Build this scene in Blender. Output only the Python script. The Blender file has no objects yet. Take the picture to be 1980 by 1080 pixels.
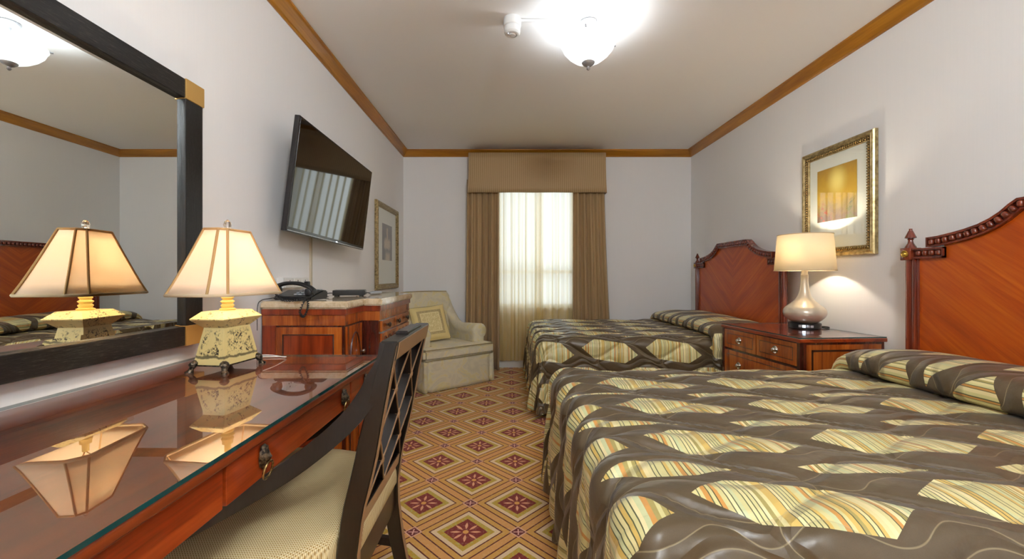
import bpy, bmesh, math, random
from mathutils import Vector, Matrix, noise
import numpy as np
sc = bpy.context.scene
PI = math.pi
random.seed(7)

# ------------------------------------------------------------------ camera
H = 1.14
cam_d = bpy.data.cameras.new('camera')
cam = bpy.data.objects.new('camera', cam_d)
sc.collection.objects.link(cam)
cam.location = (0, 0, H)
cam.rotation_euler = (PI / 2, 0, 0)
cam_d.sensor_width = 36
cam_d.sensor_fit = 'HORIZONTAL'
cam_d.lens = 800 / 1980 * 36
cam_d.shift_x = 10 / 1980
cam_d.shift_y = -7 / 1980
cam_d.clip_start = 0.02
sc.camera = cam

# ------------------------------------------------------------------ light and exposure
sc.view_settings.view_transform = 'Standard'
sc.view_settings.look = 'None'
sc.view_settings.gamma = 1
sc.view_settings.use_curve_mapping = False
sc.view_settings.exposure = 0.76
LAMP_CEILING = 7
LAMP_BOWL = 5.0
LAMP_FILL = 215  # power of the added fill fixture behind the camera
LAMP_DESK = 6
LAMP_NIGHT = 7
DAY = 15
SKY = 0.4
sc.cycles.use_denoising = True
sc.cycles.max_bounces = 10
sc.cycles.diffuse_bounces = 6
sc.cycles.glossy_bounces = 5
sc.cycles.transmission_bounces = 6
sc.cycles.transparent_max_bounces = 16
sc.cycles.sample_clamp_indirect = 6
sc.cycles.caustics_reflective = False
sc.cycles.caustics_refractive = False

w = bpy.data.worlds.new('overcast_sky')
sc.world = w
w.use_nodes = True
w.node_tree.nodes['Background'].inputs[0].default_value = (0.86, 0.93, 1.0, 1)
w.node_tree.nodes['Background'].inputs[1].default_value = SKY


def add_light(name, kind, loc, power, color, size=0.05, rot=(0, 0, 0), parent=None, sy=None):
    d = bpy.data.lights.new(name, kind)
    d.energy = power
    d.color = color
    if kind == 'AREA':
        d.shape = 'RECTANGLE'
        d.size = size
        d.size_y = sy or size
    else:
        d.shadow_soft_size = size
    o = bpy.data.objects.new(name, d)
    sc.collection.objects.link(o)
    o.location = loc
    o.rotation_euler = rot
    o.parent = parent
    return o


# daylight arriving at the window from the street side
add_light('daylight', 'AREA', (0.36, 5.75, 1.6), DAY, (0.80, 0.91, 1.0), 1.3, (-PI / 2, 0, 0), None, 2.0)

# ------------------------------------------------------------------ node expression helper


class X:
    nt = None

    def __init__(self, s):
        self.s = s

    @staticmethod
    def m(op, *a):
        n = X.nt.nodes.new('ShaderNodeMath')
        n.operation = op
        for i, v in enumerate(a):
            X.put(n.inputs[i], v)
        return X(n.outputs[0])

    @staticmethod
    def put(inp, v):
        if isinstance(v, X):
            X.nt.links.new(v.s, inp)
        elif v is not None:
            inp.default_value = v

    def __add__(a, b): return X.m('ADD', a, b)
    def __radd__(a, b): return X.m('ADD', b, a)
    def __sub__(a, b): return X.m('SUBTRACT', a, b)
    def __rsub__(a, b): return X.m('SUBTRACT', b, a)
    def __mul__(a, b): return X.m('MULTIPLY', a, b)
    def __rmul__(a, b): return X.m('MULTIPLY', b, a)
    def __truediv__(a, b): return X.m('DIVIDE', a, b)
    def __pow__(a, b): return X.m('POWER', a, b)
    def __lt__(a, b): return X.m('LESS_THAN', a, b)
    def __gt__(a, b): return X.m('GREATER_THAN', a, b)


def ab(a): return X.m('ABSOLUTE', a)
def rnd(a): return X.m('ROUND', a)
def flo(a): return X.m('FLOOR', a)
def sn(a): return X.m('SINE', a)
def cs(a): return X.m('COSINE', a)
def mn(a, b): return X.m('MINIMUM', a, b)
def mx(a, b): return X.m('MAXIMUM', a, b)
def at2(a, b): return X.m('ARCTAN2', a, b)
def sq(a): return X.m('SQRT', a)


def new(t): return X.nt.nodes.new(t)


def tex(kind='Object'):
    return X(new('ShaderNodeTexCoord').outputs[kind])


def sep(v):
    n = new('ShaderNodeSeparateXYZ')
    X.put(n.inputs[0], v)
    return [X(o) for o in n.outputs]


def comb(a, b, c=0.0):
    n = new('ShaderNodeCombineXYZ')
    for i, v in enumerate((a, b, c)):
        X.put(n.inputs[i], v)
    return X(n.outputs[0])


def vscale(v, s):
    n = new('ShaderNodeVectorMath')
    n.operation = 'MULTIPLY'
    X.put(n.inputs[0], v)
    n.inputs[1].default_value = s
    return X(n.outputs[0])


def vshift(v, k=7.0):
    oi = new('ShaderNodeObjectInfo')
    n = new('ShaderNodeVectorMath')
    n.operation = 'ADD'
    X.put(n.inputs[0], v)
    X.nt.links.new((X(oi.outputs['Random']) * k).s, n.inputs[1])
    return X(n.outputs[0])


def noi(v, scale=5.0, detail=3.0, rough=0.5, dist=0.0):
    n = new('ShaderNodeTexNoise')
    X.put(n.inputs['Vector'], v)
    n.inputs['Scale'].default_value = scale
    n.inputs['Detail'].default_value = detail
    n.inputs['Roughness'].default_value = rough
    n.inputs['Distortion'].default_value = dist
    return X(n.outputs['Fac'])


def wnoise(v):
    n = new('ShaderNodeTexWhiteNoise')
    n.noise_dimensions = '1D'
    X.put(n.inputs['W'], v)
    return X(n.outputs['Value'])


def voro(v, scale=5.0, rand=1.0, feature='F1'):
    n = new('ShaderNodeTexVoronoi')
    n.feature = feature
    X.put(n.inputs['Vector'], v)
    n.inputs['Scale'].default_value = scale
    n.inputs['Randomness'].default_value = rand
    return X(n.outputs['Distance'])


def lin(c):
    return c / 12.92 if c <= 0.04045 else ((c + 0.055) / 1.055) ** 2.4


def C(r, g, b):
    return (lin(r / 255), lin(g / 255), lin(b / 255), 1)


def mix(f, a, b):
    n = new('ShaderNodeMix')
    n.data_type = 'RGBA'
    X.put(n.inputs[0], f)
    X.put(n.inputs[6], a)
    X.put(n.inputs[7], b)
    return X(n.outputs[2])


def ramp(f, stops, interp='LINEAR'):
    n = new('ShaderNodeValToRGB')
    n.color_ramp.interpolation = interp
    el = n.color_ramp.elements
    while len(el) < len(stops):
        el.new(0.5)
    for e, (p, c) in zip(el, stops):
        e.position = p
        e.color = c
    X.put(n.inputs[0], f)
    return X(n.outputs[0])


def rng(f, a, b, c=0.0, d=1.0):
    n = new('ShaderNodeMapRange')
    n.interpolation_type = 'SMOOTHSTEP'
    X.put(n.inputs[0], f)
    for i, v in enumerate((a, b, c, d)):
        n.inputs[i + 1].default_value = v
    return X(n.outputs[0])


def bump(h, strength=0.3, dist=0.01):
    n = new('ShaderNodeBump')
    n.inputs['Strength'].default_value = strength
    n.inputs['Distance'].default_value = dist
    X.put(n.inputs['Height'], h)
    return X(n.outputs[0])


def mat(name, fn=None, col=None, rough=0.5, metal=0.0, coat=0.0, spec=0.5, sheen=0.0, emit=None, estr=0.0, trans=0.0):
    m = bpy.data.materials.new(name)
    m.use_nodes = True
    nt = m.node_tree
    X.nt = nt
    p = nt.nodes['Principled BSDF']
    p.inputs['Roughness'].default_value = rough
    p.inputs['Metallic'].default_value = metal
    p.inputs['Coat Weight'].default_value = coat
    p.inputs['Coat Roughness'].default_value = 0.06
    p.inputs['Specular IOR Level'].default_value = spec
    p.inputs['Sheen Weight'].default_value = sheen
    if col:
        p.inputs['Base Color'].default_value = col
        m.diffuse_color = col
    if emit:
        p.inputs['Emission Color'].default_value = emit
        p.inputs['Emission Strength'].default_value = estr
    if trans:
        p.inputs['Transmission Weight'].default_value = trans
    if fn:
        r = fn()
        if not isinstance(r, dict):
            r = {'col': r}
        if 'col' in r:
            X.put(p.inputs['Base Color'], r['col'])
        if 'rough' in r:
            X.put(p.inputs['Roughness'], r['rough'])
        if 'normal' in r:
            X.put(p.inputs['Normal'], r['normal'])
        if 'metal' in r:
            X.put(p.inputs['Metallic'], r['metal'])
    return m


def shader_mat(name, fn):
    m = bpy.data.materials.new(name)
    m.use_nodes = True
    nt = m.node_tree
    X.nt = nt
    nt.nodes.remove(nt.nodes['Principled BSDF'])
    out = nt.nodes['Material Output']
    nt.links.new(fn().s, out.inputs[0])
    return m


def bsdf(t, col=None, rough=None):
    n = new(t)
    if col is not None:
        X.put(n.inputs['Color'], col)
    if rough is not None:
        n.inputs['Roughness'].default_value = rough
    return X(n.outputs[0])


def mixs(f, a, b):
    n = new('ShaderNodeMixShader')
    X.put(n.inputs[0], f)
    X.nt.links.new(a.s, n.inputs[1])
    X.nt.links.new(b.s, n.inputs[2])
    return X(n.outputs[0])


def fresnel(ior=1.5):
    # one-sided sheet: light coming back out through the pane is not trapped
    n = new('ShaderNodeFresnel')
    n.inputs[0].default_value = ior
    g = new('ShaderNodeNewGeometry')
    return X(n.outputs[0]) * (1.0 - X(g.outputs['Backfacing']))


# ------------------------------------------------------------------ materials
def wood_fn(dark, mid, light, axis='x', scale=1.0, bumpy=0.05):
    def f():
        v = vshift(tex('Object'))
        k = {'x': (0.9, 9, 9), 'y': (9, 0.9, 9), 'z': (9, 9, 0.9)}[axis]
        big = noi(vscale(v, k), 1.6 * scale, 4, 0.6, 1.2)
        k2 = {'x': (1, 40, 40), 'y': (40, 1, 40), 'z': (40, 40, 1)}[axis]
        fine = noi(vscale(v, k2), 4 * scale, 3, 0.6)
        f_ = big * 0.75 + fine * 0.25
        return {'col': ramp(f_, [(0.32, dark), (0.5, mid), (0.68, light)]), 'normal': bump(fine, bumpy, 0.002)}
    return f


MAH = (C(80, 22, 7), C(132, 46, 13), C(164, 70, 24))
M = {}
M['wall'] = mat('wall_paint', lambda: {'col': mix(noi(vscale(tex(), (60, 60, 1.0)), 3, 2), C(236, 235, 234), C(240, 238, 237)),
                                       'normal': bump(noi(vscale(tex(), (90, 90, 3)), 3, 2), 0.05, 0.002)}, rough=0.75, spec=0.25)
M['ceiling'] = mat('ceiling_paint', lambda: {'col': C(244, 243, 242), 'normal': bump(noi(tex(), 60, 3), 0.03, 0.002)}, rough=0.85, spec=0.15)
M['white'] = mat('white_paint', col=C(225, 223, 218), rough=0.4)
M['crown'] = mat('golden_oak', wood_fn(C(132, 80, 10), C(166, 108, 20), C(190, 130, 34), 'y', 0.7), rough=0.35, coat=0.2)
M['crown_x'] = mat('golden_oak_across', wood_fn(C(132, 80, 10), C(166, 108, 20), C(190, 130, 34), 'x', 0.7), rough=0.35, coat=0.2)
for ax in 'xyz':
    M['mah_' + ax] = mat('mahogany_' + ax, wood_fn(*MAH, ax), rough=0.28, coat=0.6)
M['mah_dark'] = mat('mahogany_dark', wood_fn(C(44, 12, 8), C(74, 24, 13), C(98, 36, 18), 'z'), rough=0.25, coat=0.6)
M['mah_desk'] = mat('mahogany_desk_top', wood_fn(C(60, 18, 5), C(108, 40, 10), C(136, 60, 20), 'y', 0.8), rough=0.4, coat=0.1)
M['mah_burl'] = mat('mahogany_veneer', wood_fn(C(100, 38, 8), C(156, 74, 20), C(188, 106, 38), 'z', 1.2), rough=0.25, coat=0.6)
M['inlay'] = mat('dark_inlay', col=C(58, 20, 10), rough=0.3, coat=0.5)


def head_fn():
    x, y, z = sep(tex('Object'))
    wv = z - ab(y) * 0.75
    al = z * 0.75 + ab(y)
    n1 = noi(comb(wv * 14, al * 1.2, 0.0), 1.0, 4, 0.6, 0.8)
    n2 = noi(comb(wv * 70, al * 2.5, 3.0), 1.0, 3, 0.6)
    f_ = n1 * 0.7 + n2 * 0.3
    return {'col': ramp(f_, [(0.3, C(146, 54, 4)), (0.5, C(178, 74, 6)), (0.7, C(198, 98, 18))])}


M['head'] = mat('book_matched_veneer', head_fn, rough=0.38, coat=0.22)
M['head_trim'] = mat('headboard_trim', wood_fn(C(72, 22, 10), C(110, 41, 20), C(138, 60, 32), 'z'), rough=0.25, coat=0.6)


def marble_fn():
    v = tex('Object')
    n = noi(v, 22, 6, 0.65, 0.6)
    n2 = noi(v, 90, 3, 0.6)
    return {'col': ramp(n * 0.7 + n2 * 0.3, [(0.3, C(176, 150, 112)), (0.5, C(212, 192, 160)), (0.7, C(230, 216, 192))])}


M['marble'] = mat('beige_marble', marble_fn, rough=0.08, coat=0.3)


def blackoak_fn():
    v = tex('Object')
    n = noi(vscale(v, (40, 4, 40)), 6, 3, 0.7)
    return {'col': ramp(n, [(0.35, C(8, 7, 8)), (0.56, C(22, 20, 20)), (0.72, C(70, 64, 58))]), 'normal': bump(n, 0.5, 0.002)}


M['blackoak'] = mat('black_stained_oak', blackoak_fn, rough=0.32)
M['blackoak_z'] = mat('black_stained_oak_upright', lambda: {'col': ramp(noi(vscale(tex(), (60, 60, 4)), 5, 3, 0.7), [(0.35, C(8, 7, 8)), (0.62, C(24, 22, 22)), (0.82, C(56, 50, 44))]),
                                                            'normal': bump(noi(vscale(tex(), (60, 60, 4)), 5, 3, 0.7), 0.5, 0.002)}, rough=0.3)
M['goldleaf'] = mat('gold_leaf', col=C(214, 172, 100), rough=0.35, metal=0.6)
M['goldpic'] = mat('champagne_gilt', lambda: {'col': ramp(noi(tex(), 40, 3), [(0.3, C(140, 118, 76)), (0.6, C(196, 176, 128))])}, rough=0.32, metal=0.75)
M['goldpic2'] = mat('antique_gilt', lambda: {'col': ramp(noi(tex(), 60, 3), [(0.3, C(110, 92, 58)), (0.6, C(176, 156, 112))])}, rough=0.4, metal=0.6)
M['mirror'] = mat('mirror_silver', col=(0.90, 0.93, 0.90, 1), rough=0.0, metal=1.0)
M['chrome'] = mat('polished_nickel', col=C(215, 212, 205), rough=0.15, metal=1.0)
M['nickel'] = mat('brushed_nickel', col=C(168, 168, 172), rough=0.35, metal=0.6)
M['trunk'] = mat('beige_trunking', col=C(196, 184, 160), rough=0.5)
M['brass'] = mat('antique_brass', lambda: {'col': ramp(noi(tex(), 120, 2), [(0.4, C(88, 70, 42)), (0.6, C(168, 140, 88))])}, rough=0.3, metal=0.9)
M['bronze'] = mat('dark_bronze', lambda: {'col': ramp(noi(tex(), 150, 3), [(0.4, C(34, 28, 24)), (0.65, C(110, 96, 78))])}, rough=0.35, metal=0.7)
M['rosette'] = mat('gilt_rosette', col=C(190, 150, 60), rough=0.3, metal=0.8)
M['black'] = mat('black_plastic', col=C(26, 25, 26), rough=0.35)
M['blackgloss'] = mat('screen_gloss', col=C(10, 8, 9), rough=0.03, spec=0.75, coat=0.4)
M['bezel'] = mat('screen_bezel', col=C(30, 26, 26), rough=0.2)
M['silverplastic'] = mat('silver_plastic', col=C(180, 184, 190), rough=0.3, metal=0.4)
M['whiteplastic'] = mat('white_plastic', col=C(228, 228, 226), rough=0.35)
M['cream_enamel'] = mat('cream_enamel', col=C(232, 214, 140), rough=0.35)
M['crystal'] = mat('crystal', col=(0.9, 0.9, 0.92, 1), rough=0.03, trans=0.9)
M['led'] = mat('status_light', col=C(200, 220, 255), emit=(0.7, 0.85, 1, 1), estr=3)


def toile_fn():
    v = tex('Object')
    x, y, z = sep(v)
    n = noi(v, 80, 5, 0.72, 1.2)
    n2 = noi(v, 24, 3, 0.6, 0.6)
    # printed scene sits inside each panel: above a ground line, inside margins
    zone = rng(z, 0.046, 0.06) * rng(z, 0.150, 0.128)
    wz = (z - 0.04) / 0.11
    fx = ab(x) / (0.057 - wz * 0.017)
    fy = ab(y) / (0.079 - wz * 0.020)
    zone = zone * rng(mn(fx, fy), 0.88, 0.70)
    ink = rng(n, 0.49, 0.55) * rng(n2, 0.40, 0.50) * zone
    ground = rng(ab(z - 0.052 - (n2 - 0.5) * 0.02), 0.006, 0.002) * 0.8
    k = mx(ink, ground)
    return {'col': mix(k, C(232, 213, 146), C(58, 46, 34))}


M['toile'] = mat('cream_toile_enamel', toile_fn, rough=0.3, coat=0.3)


def toile_rim_fn():
    v = tex('Object')
    n = noi(v, 85, 4, 0.7, 1.2)
    n2 = noi(v, 22, 2, 0.6)
    return {'col': mix(rng(n, 0.54, 0.60) * rng(n2, 0.44, 0.56), C(234, 216, 150), C(74, 58, 36))}


M['toile_rim'] = mat('cream_toile_rim', toile_rim_fn, rough=0.3, coat=0.3)


def pearl_fn():
    return {'col': C(202, 190, 170), 'rough': 0.3}


M['pearl'] = mat('pearl_glaze', pearl_fn, metal=0.35, coat=0.4)


def glass_top(ior=1.5, tint=(0.96, 0.985, 0.97, 1)):
    return mixs(fresnel(ior), bsdf('ShaderNodeBsdfTransparent', tint), bsdf('ShaderNodeBsdfGlossy', (1, 1, 1, 1), 0.0))


M['glass'] = shader_mat('sheet_glass', glass_top)
M['desk_glass'] = shader_mat('thick_desk_glass', lambda: glass_top(2.7, (0.86, 0.90, 0.88, 1)))
M['glass_edge'] = mat('sheet_glass_edge', col=C(20, 66, 66), rough=0.08, spec=0.8)


def shade_mat(name, col, t=0.62):
    def f():
        d = bsdf('ShaderNodeBsdfDiffuse', col)
        tr = bsdf('ShaderNodeBsdfTranslucent', col)
        return mixs(t, d, tr)
    return shader_mat(name, f)


M['shade'] = shade_mat('cream_silk_shade', C(250, 236, 216), 0.33)
M['shade_round'] = shade_mat('ivory_linen_shade', C(247, 236, 210), 0.33)
M['shade_trim'] = shade_mat('shade_binding', C(206, 168, 116), 0.22)
M['shade_hem'] = shade_mat('shade_hem', C(226, 208, 174), 0.2)


def bowl_fn():
    e = new('ShaderNodeEmission')
    e.inputs[0].default_value = (1, 0.985, 0.96, 1)
    e.inputs[1].default_value = 0.18
    a = mixs(0.25, bsdf('ShaderNodeBsdfDiffuse', (0.9, 0.9, 0.9, 1)), bsdf('ShaderNodeBsdfTranslucent', (0.95, 0.95, 0.95, 1)))
    n = new('ShaderNodeAddShader')
    X.nt.links.new(a.s, n.inputs[0])
    X.nt.links.new(e.outputs[0], n.inputs[1])
    return X(n.outputs[0])


M['bowl'] = shader_mat('frosted_glass_bowl', bowl_fn)


def sheer_fn():
    x, y, z = sep(tex('Object'))
    weave = noi(vscale(tex('Object'), (300, 300, 3)), 3, 2)
    col = mix(weave, C(246, 206, 116), C(252, 222, 144))
    lw = new('ShaderNodeLayerWeight')
    lw.inputs[0].default_value = 0.5
    thick = mix(rng(X(lw.outputs['Facing']), 0.05, 0.5), C(252, 249, 238), C(182, 174, 142))
    cl = mixs(0.6, bsdf('ShaderNodeBsdfDiffuse', col), bsdf('ShaderNodeBsdfTranslucent', thick))
    return mixs(rng(X(lw.outputs['Facing']), 0.0, 0.45, 0.30, 0.0), cl, bsdf('ShaderNodeBsdfTransparent', (1, 1, 1, 1)))


M['sheer'] = shader_mat('gold_voile', sheer_fn)


def drape_fn():
    u, v, _ = sep(tex('UV'))
    fr = u * 44.0
    st = ab(fr - rnd(fr))
    n = noi(vscale(tex('UV'), (200, 6, 1)), 4, 2)
    c = mix(rng(st, 0.10, 0.18), C(152, 122, 80), C(184, 154, 110))
    return {'col': mix(n * 0.35, c, C(138, 110, 72))}


M['drape'] = mat('striped_brown_drapery', drape_fn, rough=0.6, sheen=0.25)


def carpet_fn():
    P = 0.4685
    x, y, z = sep(tex('Object'))
    X0, Y0 = 0.051, 2.078
    xx = (x - X0) / P
    yy = (y - Y0) / P
    a = xx + yy
    b = xx - yy
    ra, rb = rnd(a), rnd(b)
    fa, fb = a - ra, b - rb
    d = mx(ab(fa), ab(fb))
    nz = noi(vscale(tex(), (1, 1, 1)), 260, 2, 0.7)
    nl = noi(tex(), 70, 2, 0.7)
    mar, gold, olive, pale, dark, pink = C(126, 34, 36), C(214, 160, 78), C(198, 158, 56), C(230, 204, 166), C(92, 26, 24), C(218, 158, 94)
    rings = ramp(d, [(0.0, mar), (0.209, olive), (0.275, pale), (0.335, dark), (0.355, gold), (0.428, dark), (0.447, pink)], 'CONSTANT')
    rings = mix(rng(nl, 0.45, 0.62) * (d > 0.209) * (d < 0.275), rings, C(186, 170, 74))
    # flower
    px = (fa + fb) * 0.5
    py = (fa - fb) * 0.5
    r = sq(px * px + py * py)
    th = at2(py, px)
    t8 = th * (8 / (2 * PI))
    dt = ab(t8 - rnd(t8)) * (2 * PI / 8) * r
    wd = sn((r - 0.042) * (PI / 0.108)) * 0.0135
    petal = (dt < wd) * (r > 0.042) * (r < 0.150)
    c = mix(petal, rings, C(230, 168, 128))
    c = mix(r < 0.028, c, C(224, 164, 80))
    # little diamonds at the crossings
    ga = fa - 0.5 * X.m('SIGN', fa)
    gb = fb - 0.5 * X.m('SIGN', fb)
    e = mx(ab(ga), ab(gb))
    c = mix(e < 0.088, c, C(226, 176, 150))
    c = mix(e < 0.070, c, C(104, 30, 40))
    qx = ab(ga + gb) * 0.5
    qy = ab(ga - gb) * 0.5
    c = mix(mx((qx < 0.0065), (qy < 0.0065)) * (mx(qx, qy) < 0.046) * (e < 0.066), c, C(224, 170, 160))
    c = mix(rng(nz, 0.35, 0.7) * 0.20, c, C(150, 100, 56))
    c = mix(rng(nl, 0.5, 0.7) * 0.12, c, C(240, 226, 190))
    return {'col': c, 'normal': bump(nz, 0.35, 0.004)}


M['carpet'] = mat('diamond_medallion_carpet', carpet_fn, rough=0.95, spec=0.1, sheen=0.15)


def spread_fn():
    u, v, _ = sep(tex('UV'))
    wob = noi(tex('UV'), 1.3, 2) - 0.5
    U = u + wob * 0.012
    V = v + wob * 0.02
    px = (U - rnd(U)) * 0.505
    py = (V - rnd(V)) * 0.327
    pk = py + px * 0.13
    big = (ab(px) + ab(pk) * 1.35 < 0.222) * (ab(pk) < 0.076)
    U2, V2 = U - 0.55, V - 0.5
    qx = (U2 - rnd(U2)) * 0.505
    qy = (V2 - rnd(V2)) * 0.327
    small = (ab(qx) + ab(qy) * 2.8 < 0.168) * (ab(qy) < 0.036)
    k = mx(big, small)
    # ticking stripes that run across the bed
    s = u * 46.0 + wob * 1.2
    cell = flo(s)
    wn = wnoise(cell)
    stripe = ramp(wn, [(0.0, C(206, 198, 140)), (0.28, C(226, 212, 160)), (0.50, C(204, 172, 92)), (0.62, C(218, 206, 150)), (0.76, C(196, 140, 70)), (0.82, C(196, 200, 152)), (0.90, C(160, 146, 84))], 'CONSTANT')
    f2 = s - cell
    line = (f2 < 0.24) * (wnoise(cell + 31.7) > 0.38)
    stripe = mix(line * 0.92, stripe, C(56, 64, 40))
    weave = noi(vscale(tex('UV'), (260, 260, 1)), 1.0, 1)
    base = mix(weave, C(70, 56, 36), C(88, 72, 48))
    c = mix(k, base, stripe)
    # stitched vines
    bx = sn(u * (2 * PI)) * 0.055
    d1 = ab(py - bx)
    pz = (V - 0.5 - rnd(V - 0.5)) * 0.327
    d2 = ab(pz + sn(u * (2 * PI) + 0.9) * 0.06)
    U3 = u * 2.0 + v * 0.7
    d3 = ab(px - sn(v * (2 * PI) * 1.0) * 0.09)
    dm = mn(mn(d1, d2), d3)
    V4 = V * 2.0 - 0.5
    pq = (V4 - rnd(V4)) * 0.1635
    lf = sn(u * (4 * PI) + 1.0 + wob * 5.0) * 0.022
    d4 = ab(pq - lf)
    st = rng(mn(dm, d4), 0.0020, 0.0007)
    dm = mn(dm, d4 * 0.6 + 0.012)
    c = mix(st * 0.34, c, C(180, 164, 126))
    puff = rng(dm, 0.0, 0.03)
    h = puff + noi(tex('UV'), 9, 3) * 0.3
    return {'col': c, 'normal': bump(h, 0.7, 0.014), 'rough': rng(weave, 0, 1, 0.33, 0.42)}


M['spread'] = mat('quilted_satin_bedspread', spread_fn, sheen=0.1, spec=0.5)


def damask_fn():
    v = tex('Object')
    n = noi(v, 6.5, 3, 0.55, 1.6)
    n2 = noi(vscale(v, (200, 200, 200)), 2, 2)
    c = ramp(n, [(0.38, C(212, 202, 176)), (0.52, C(222, 212, 184)), (0.6, C(224, 208, 150)), (0.7, C(212, 202, 172))])
    return {'col': mix(n2 * 0.2, c, C(190, 176, 140)), 'normal': bump(n2, 0.15, 0.002)}


M['damask'] = mat('pale_damask', damask_fn, rough=0.8, sheen=0.2)
M['piping'] = mat('piping_cord', col=C(150, 136, 100), rough=0.8)


def pillow_fn():
    u, v, _ = sep(tex('UV'))
    a = mx(ab(u - 0.5), ab(v - 0.5))
    n = noi(tex('UV'), 26, 4, 0.7, 0.8)
    c = ramp(a, [(0.0, C(216, 196, 136)), (0.24, C(234, 216, 162)), (0.27, C(180, 158, 110)), (0.34, C(228, 206, 140))], 'CONSTANT')
    fig = rng(n, 0.5, 0.56) * (a < 0.24)
    c = mix(fig, c, C(238, 222, 170))
    fig2 = rng(n, 0.52, 0.58) * (a > 0.27) * (a < 0.34)
    c = mix(fig2 * 0.7, c, C(214, 192, 140))
    return {'col': c}


M['cushion'] = mat('gold_medallion_cushion', pillow_fn, rough=0.7, sheen=0.2)


def weave_fn():
    x, y, z = sep(tex('Object'))
    k = 330.0
    a = sn(x * (k * 2 * PI / 2)) 
    b = sn(y * (k * 2 * PI / 2))
    w_ = rng(a * b, -0.5, 0.5)
    st = rng(sn(y * (k * PI)), -0.3, 0.5)
    c = mix(w_, C(150, 116, 58), C(224, 206, 156))
    c = mix(st * 0.35, c, C(236, 224, 186))
    return {'col': c, 'normal': bump(w_, 0.3, 0.002)}


M['weave'] = mat('gold_cream_basket_weave', weave_fn, rough=0.8)
M['ebony'] = mat('ebonised_wood', lambda: {'col': ramp(noi(vscale(tex(), (40, 40, 5)), 4, 3), [(0.3, C(13, 9, 7)), (0.7, C(27, 19, 14))])}, rough=0.3, coat=0.2)
M['ebony_rub'] = mat('ebonised_wood_rubbed_edge', col=C(150, 116, 84), rough=0.35, coat=0.2)


def sun_art():
    u, v, _ = sep(tex('UV'))
    n = noi(tex('UV'), 4, 5, 0.65, 0.8)
    n2 = noi(tex('UV'), 9, 4, 0.6)
    c = ramp(v + (n - 0.5) * 0.5, [(0.05, C(120, 96, 84)), (0.25, C(168, 140, 84)), (0.45, C(206, 164, 60)), (0.75, C(196, 152, 50)), (1.0, C(176, 134, 56))])
    dx = (u - 0.52) * 1.1
    dy = v - 0.74
    r = sq(dx * dx + dy * dy)
    c = mix(rng(r, 0.34, 0.03), c, C(248, 224, 130))
    lo = rng(v, 0.42, 0.2)
    c = mix(lo * rng(n2, 0.5, 0.62) * rng(u, 0.5, 0.2), c, C(176, 84, 66))
    c = mix(rng(v, 0.5, 0.25) * rng(n, 0.48, 0.6) * rng(u, 0.55, 0.85), c, C(112, 112, 66))
    return {'col': c}


M['sun_art'] = mat('golden_abstract_print', sun_art, rough=0.6)


def grey_art():
    u, v, _ = sep(tex('UV'))
    n = noi(tex('UV'), 6, 5, 0.65, 0.6)
    wob = (n - 0.5) * 0.25
    dx = ab(u - 0.5 + wob * 0.6)
    col_ = rng(dx, 0.10, 0.03) * rng(v, 0.95, 0.85) * rng(v, 0.40, 0.6)
    bowl = rng(dx, 0.42, 0.2) * rng(ab(v - 0.45 + wob), 0.2, 0.06)
    foot = rng(ab(u - 0.55 + wob), 0.36, 0.1) * rng(v, 0.3, 0.12)
    c = mix(n, C(78, 74, 76), C(128, 120, 118))
    c = mix(mx(mx(col_, bowl), foot) * 0.85, c, C(206, 186, 160))
    return {'col': c}


M['grey_art'] = mat('sepia_abstract_print', grey_art, rough=0.6)
M['mat_board'] = mat('white_mat_board', col=C(226, 224, 216), rough=0.8)
M['linen'] = mat('mattress_ticking', col=C(205, 198, 180), rough=0.9)

# ------------------------------------------------------------------ object helpers
COL = sc.collection


def empty(name, loc=(0, 0, 0), rz=0.0, label=None, cat=None, group=None, rot=None):
    o = bpy.data.objects.new(name, None)
    COL.objects.link(o)
    o.location = loc
    o.rotation_euler = rot or (0, 0, rz)
    o.empty_display_size = 0.05
    tag(o, label, cat, group)
    return o


def tag(o, label=None, cat=None, group=None, kind=None):
    if label:
        o['label'] = label
    if cat:
        o['category'] = cat
    if group:
        o['group'] = group
    if kind:
        o['kind'] = kind
    return o


def link(name, me, m, parent=None, loc=None, rot=None, smooth=True):
    o = bpy.data.objects.new(name, me)
    COL.objects.link(o)
    if m is not None and not me.materials:
        for k in (m if isinstance(m, (list, tuple)) else [m]):
            me.materials.append(M[k] if isinstance(k, str) else k)
    if parent:
        o.parent = parent
    if loc:
        o.location = loc
    if rot:
        o.rotation_euler = rot
    return o


def fin(bm, name, m, parent=None, loc=None, rot=None, smooth=35, weld=False, normals=True):
    if weld:
        bmesh.ops.remove_doubles(bm, verts=bm.verts, dist=1e-5)
    if normals:
        bmesh.ops.recalc_face_normals(bm, faces=bm.faces)
    me = bpy.data.meshes.new(name)
    bm.to_mesh(me)
    bm.free()
    if smooth:
        me.polygons.foreach_set('use_smooth', [True] * len(me.polygons))
        me.set_sharp_from_angle(angle=math.radians(smooth))
    return link(name, me, m, parent, loc, rot)


def box(bm, x0, x1, y0, y1, z0, z1, bev=0.0, seg=2, mi=0):
    vs = [bm.verts.new((x, y, z)) for x in (x0, x1) for y in (y0, y1) for z in (z0, z1)]
    F = [(0, 1, 3, 2), (4, 6, 7, 5), (0, 4, 5, 1), (2, 3, 7, 6), (0, 2, 6, 4), (1, 5, 7, 3)]
    fs = [bm.faces.new([vs[i] for i in f]) for f in F]
    for f in fs:
        f.material_index = mi
    if bev > 0:
        es = list({e for f in fs for e in f.edges})
        bmesh.ops.bevel(bm, geom=es, offset=bev, segments=seg, affect='EDGES', profile=0.5)
    return fs


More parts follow.
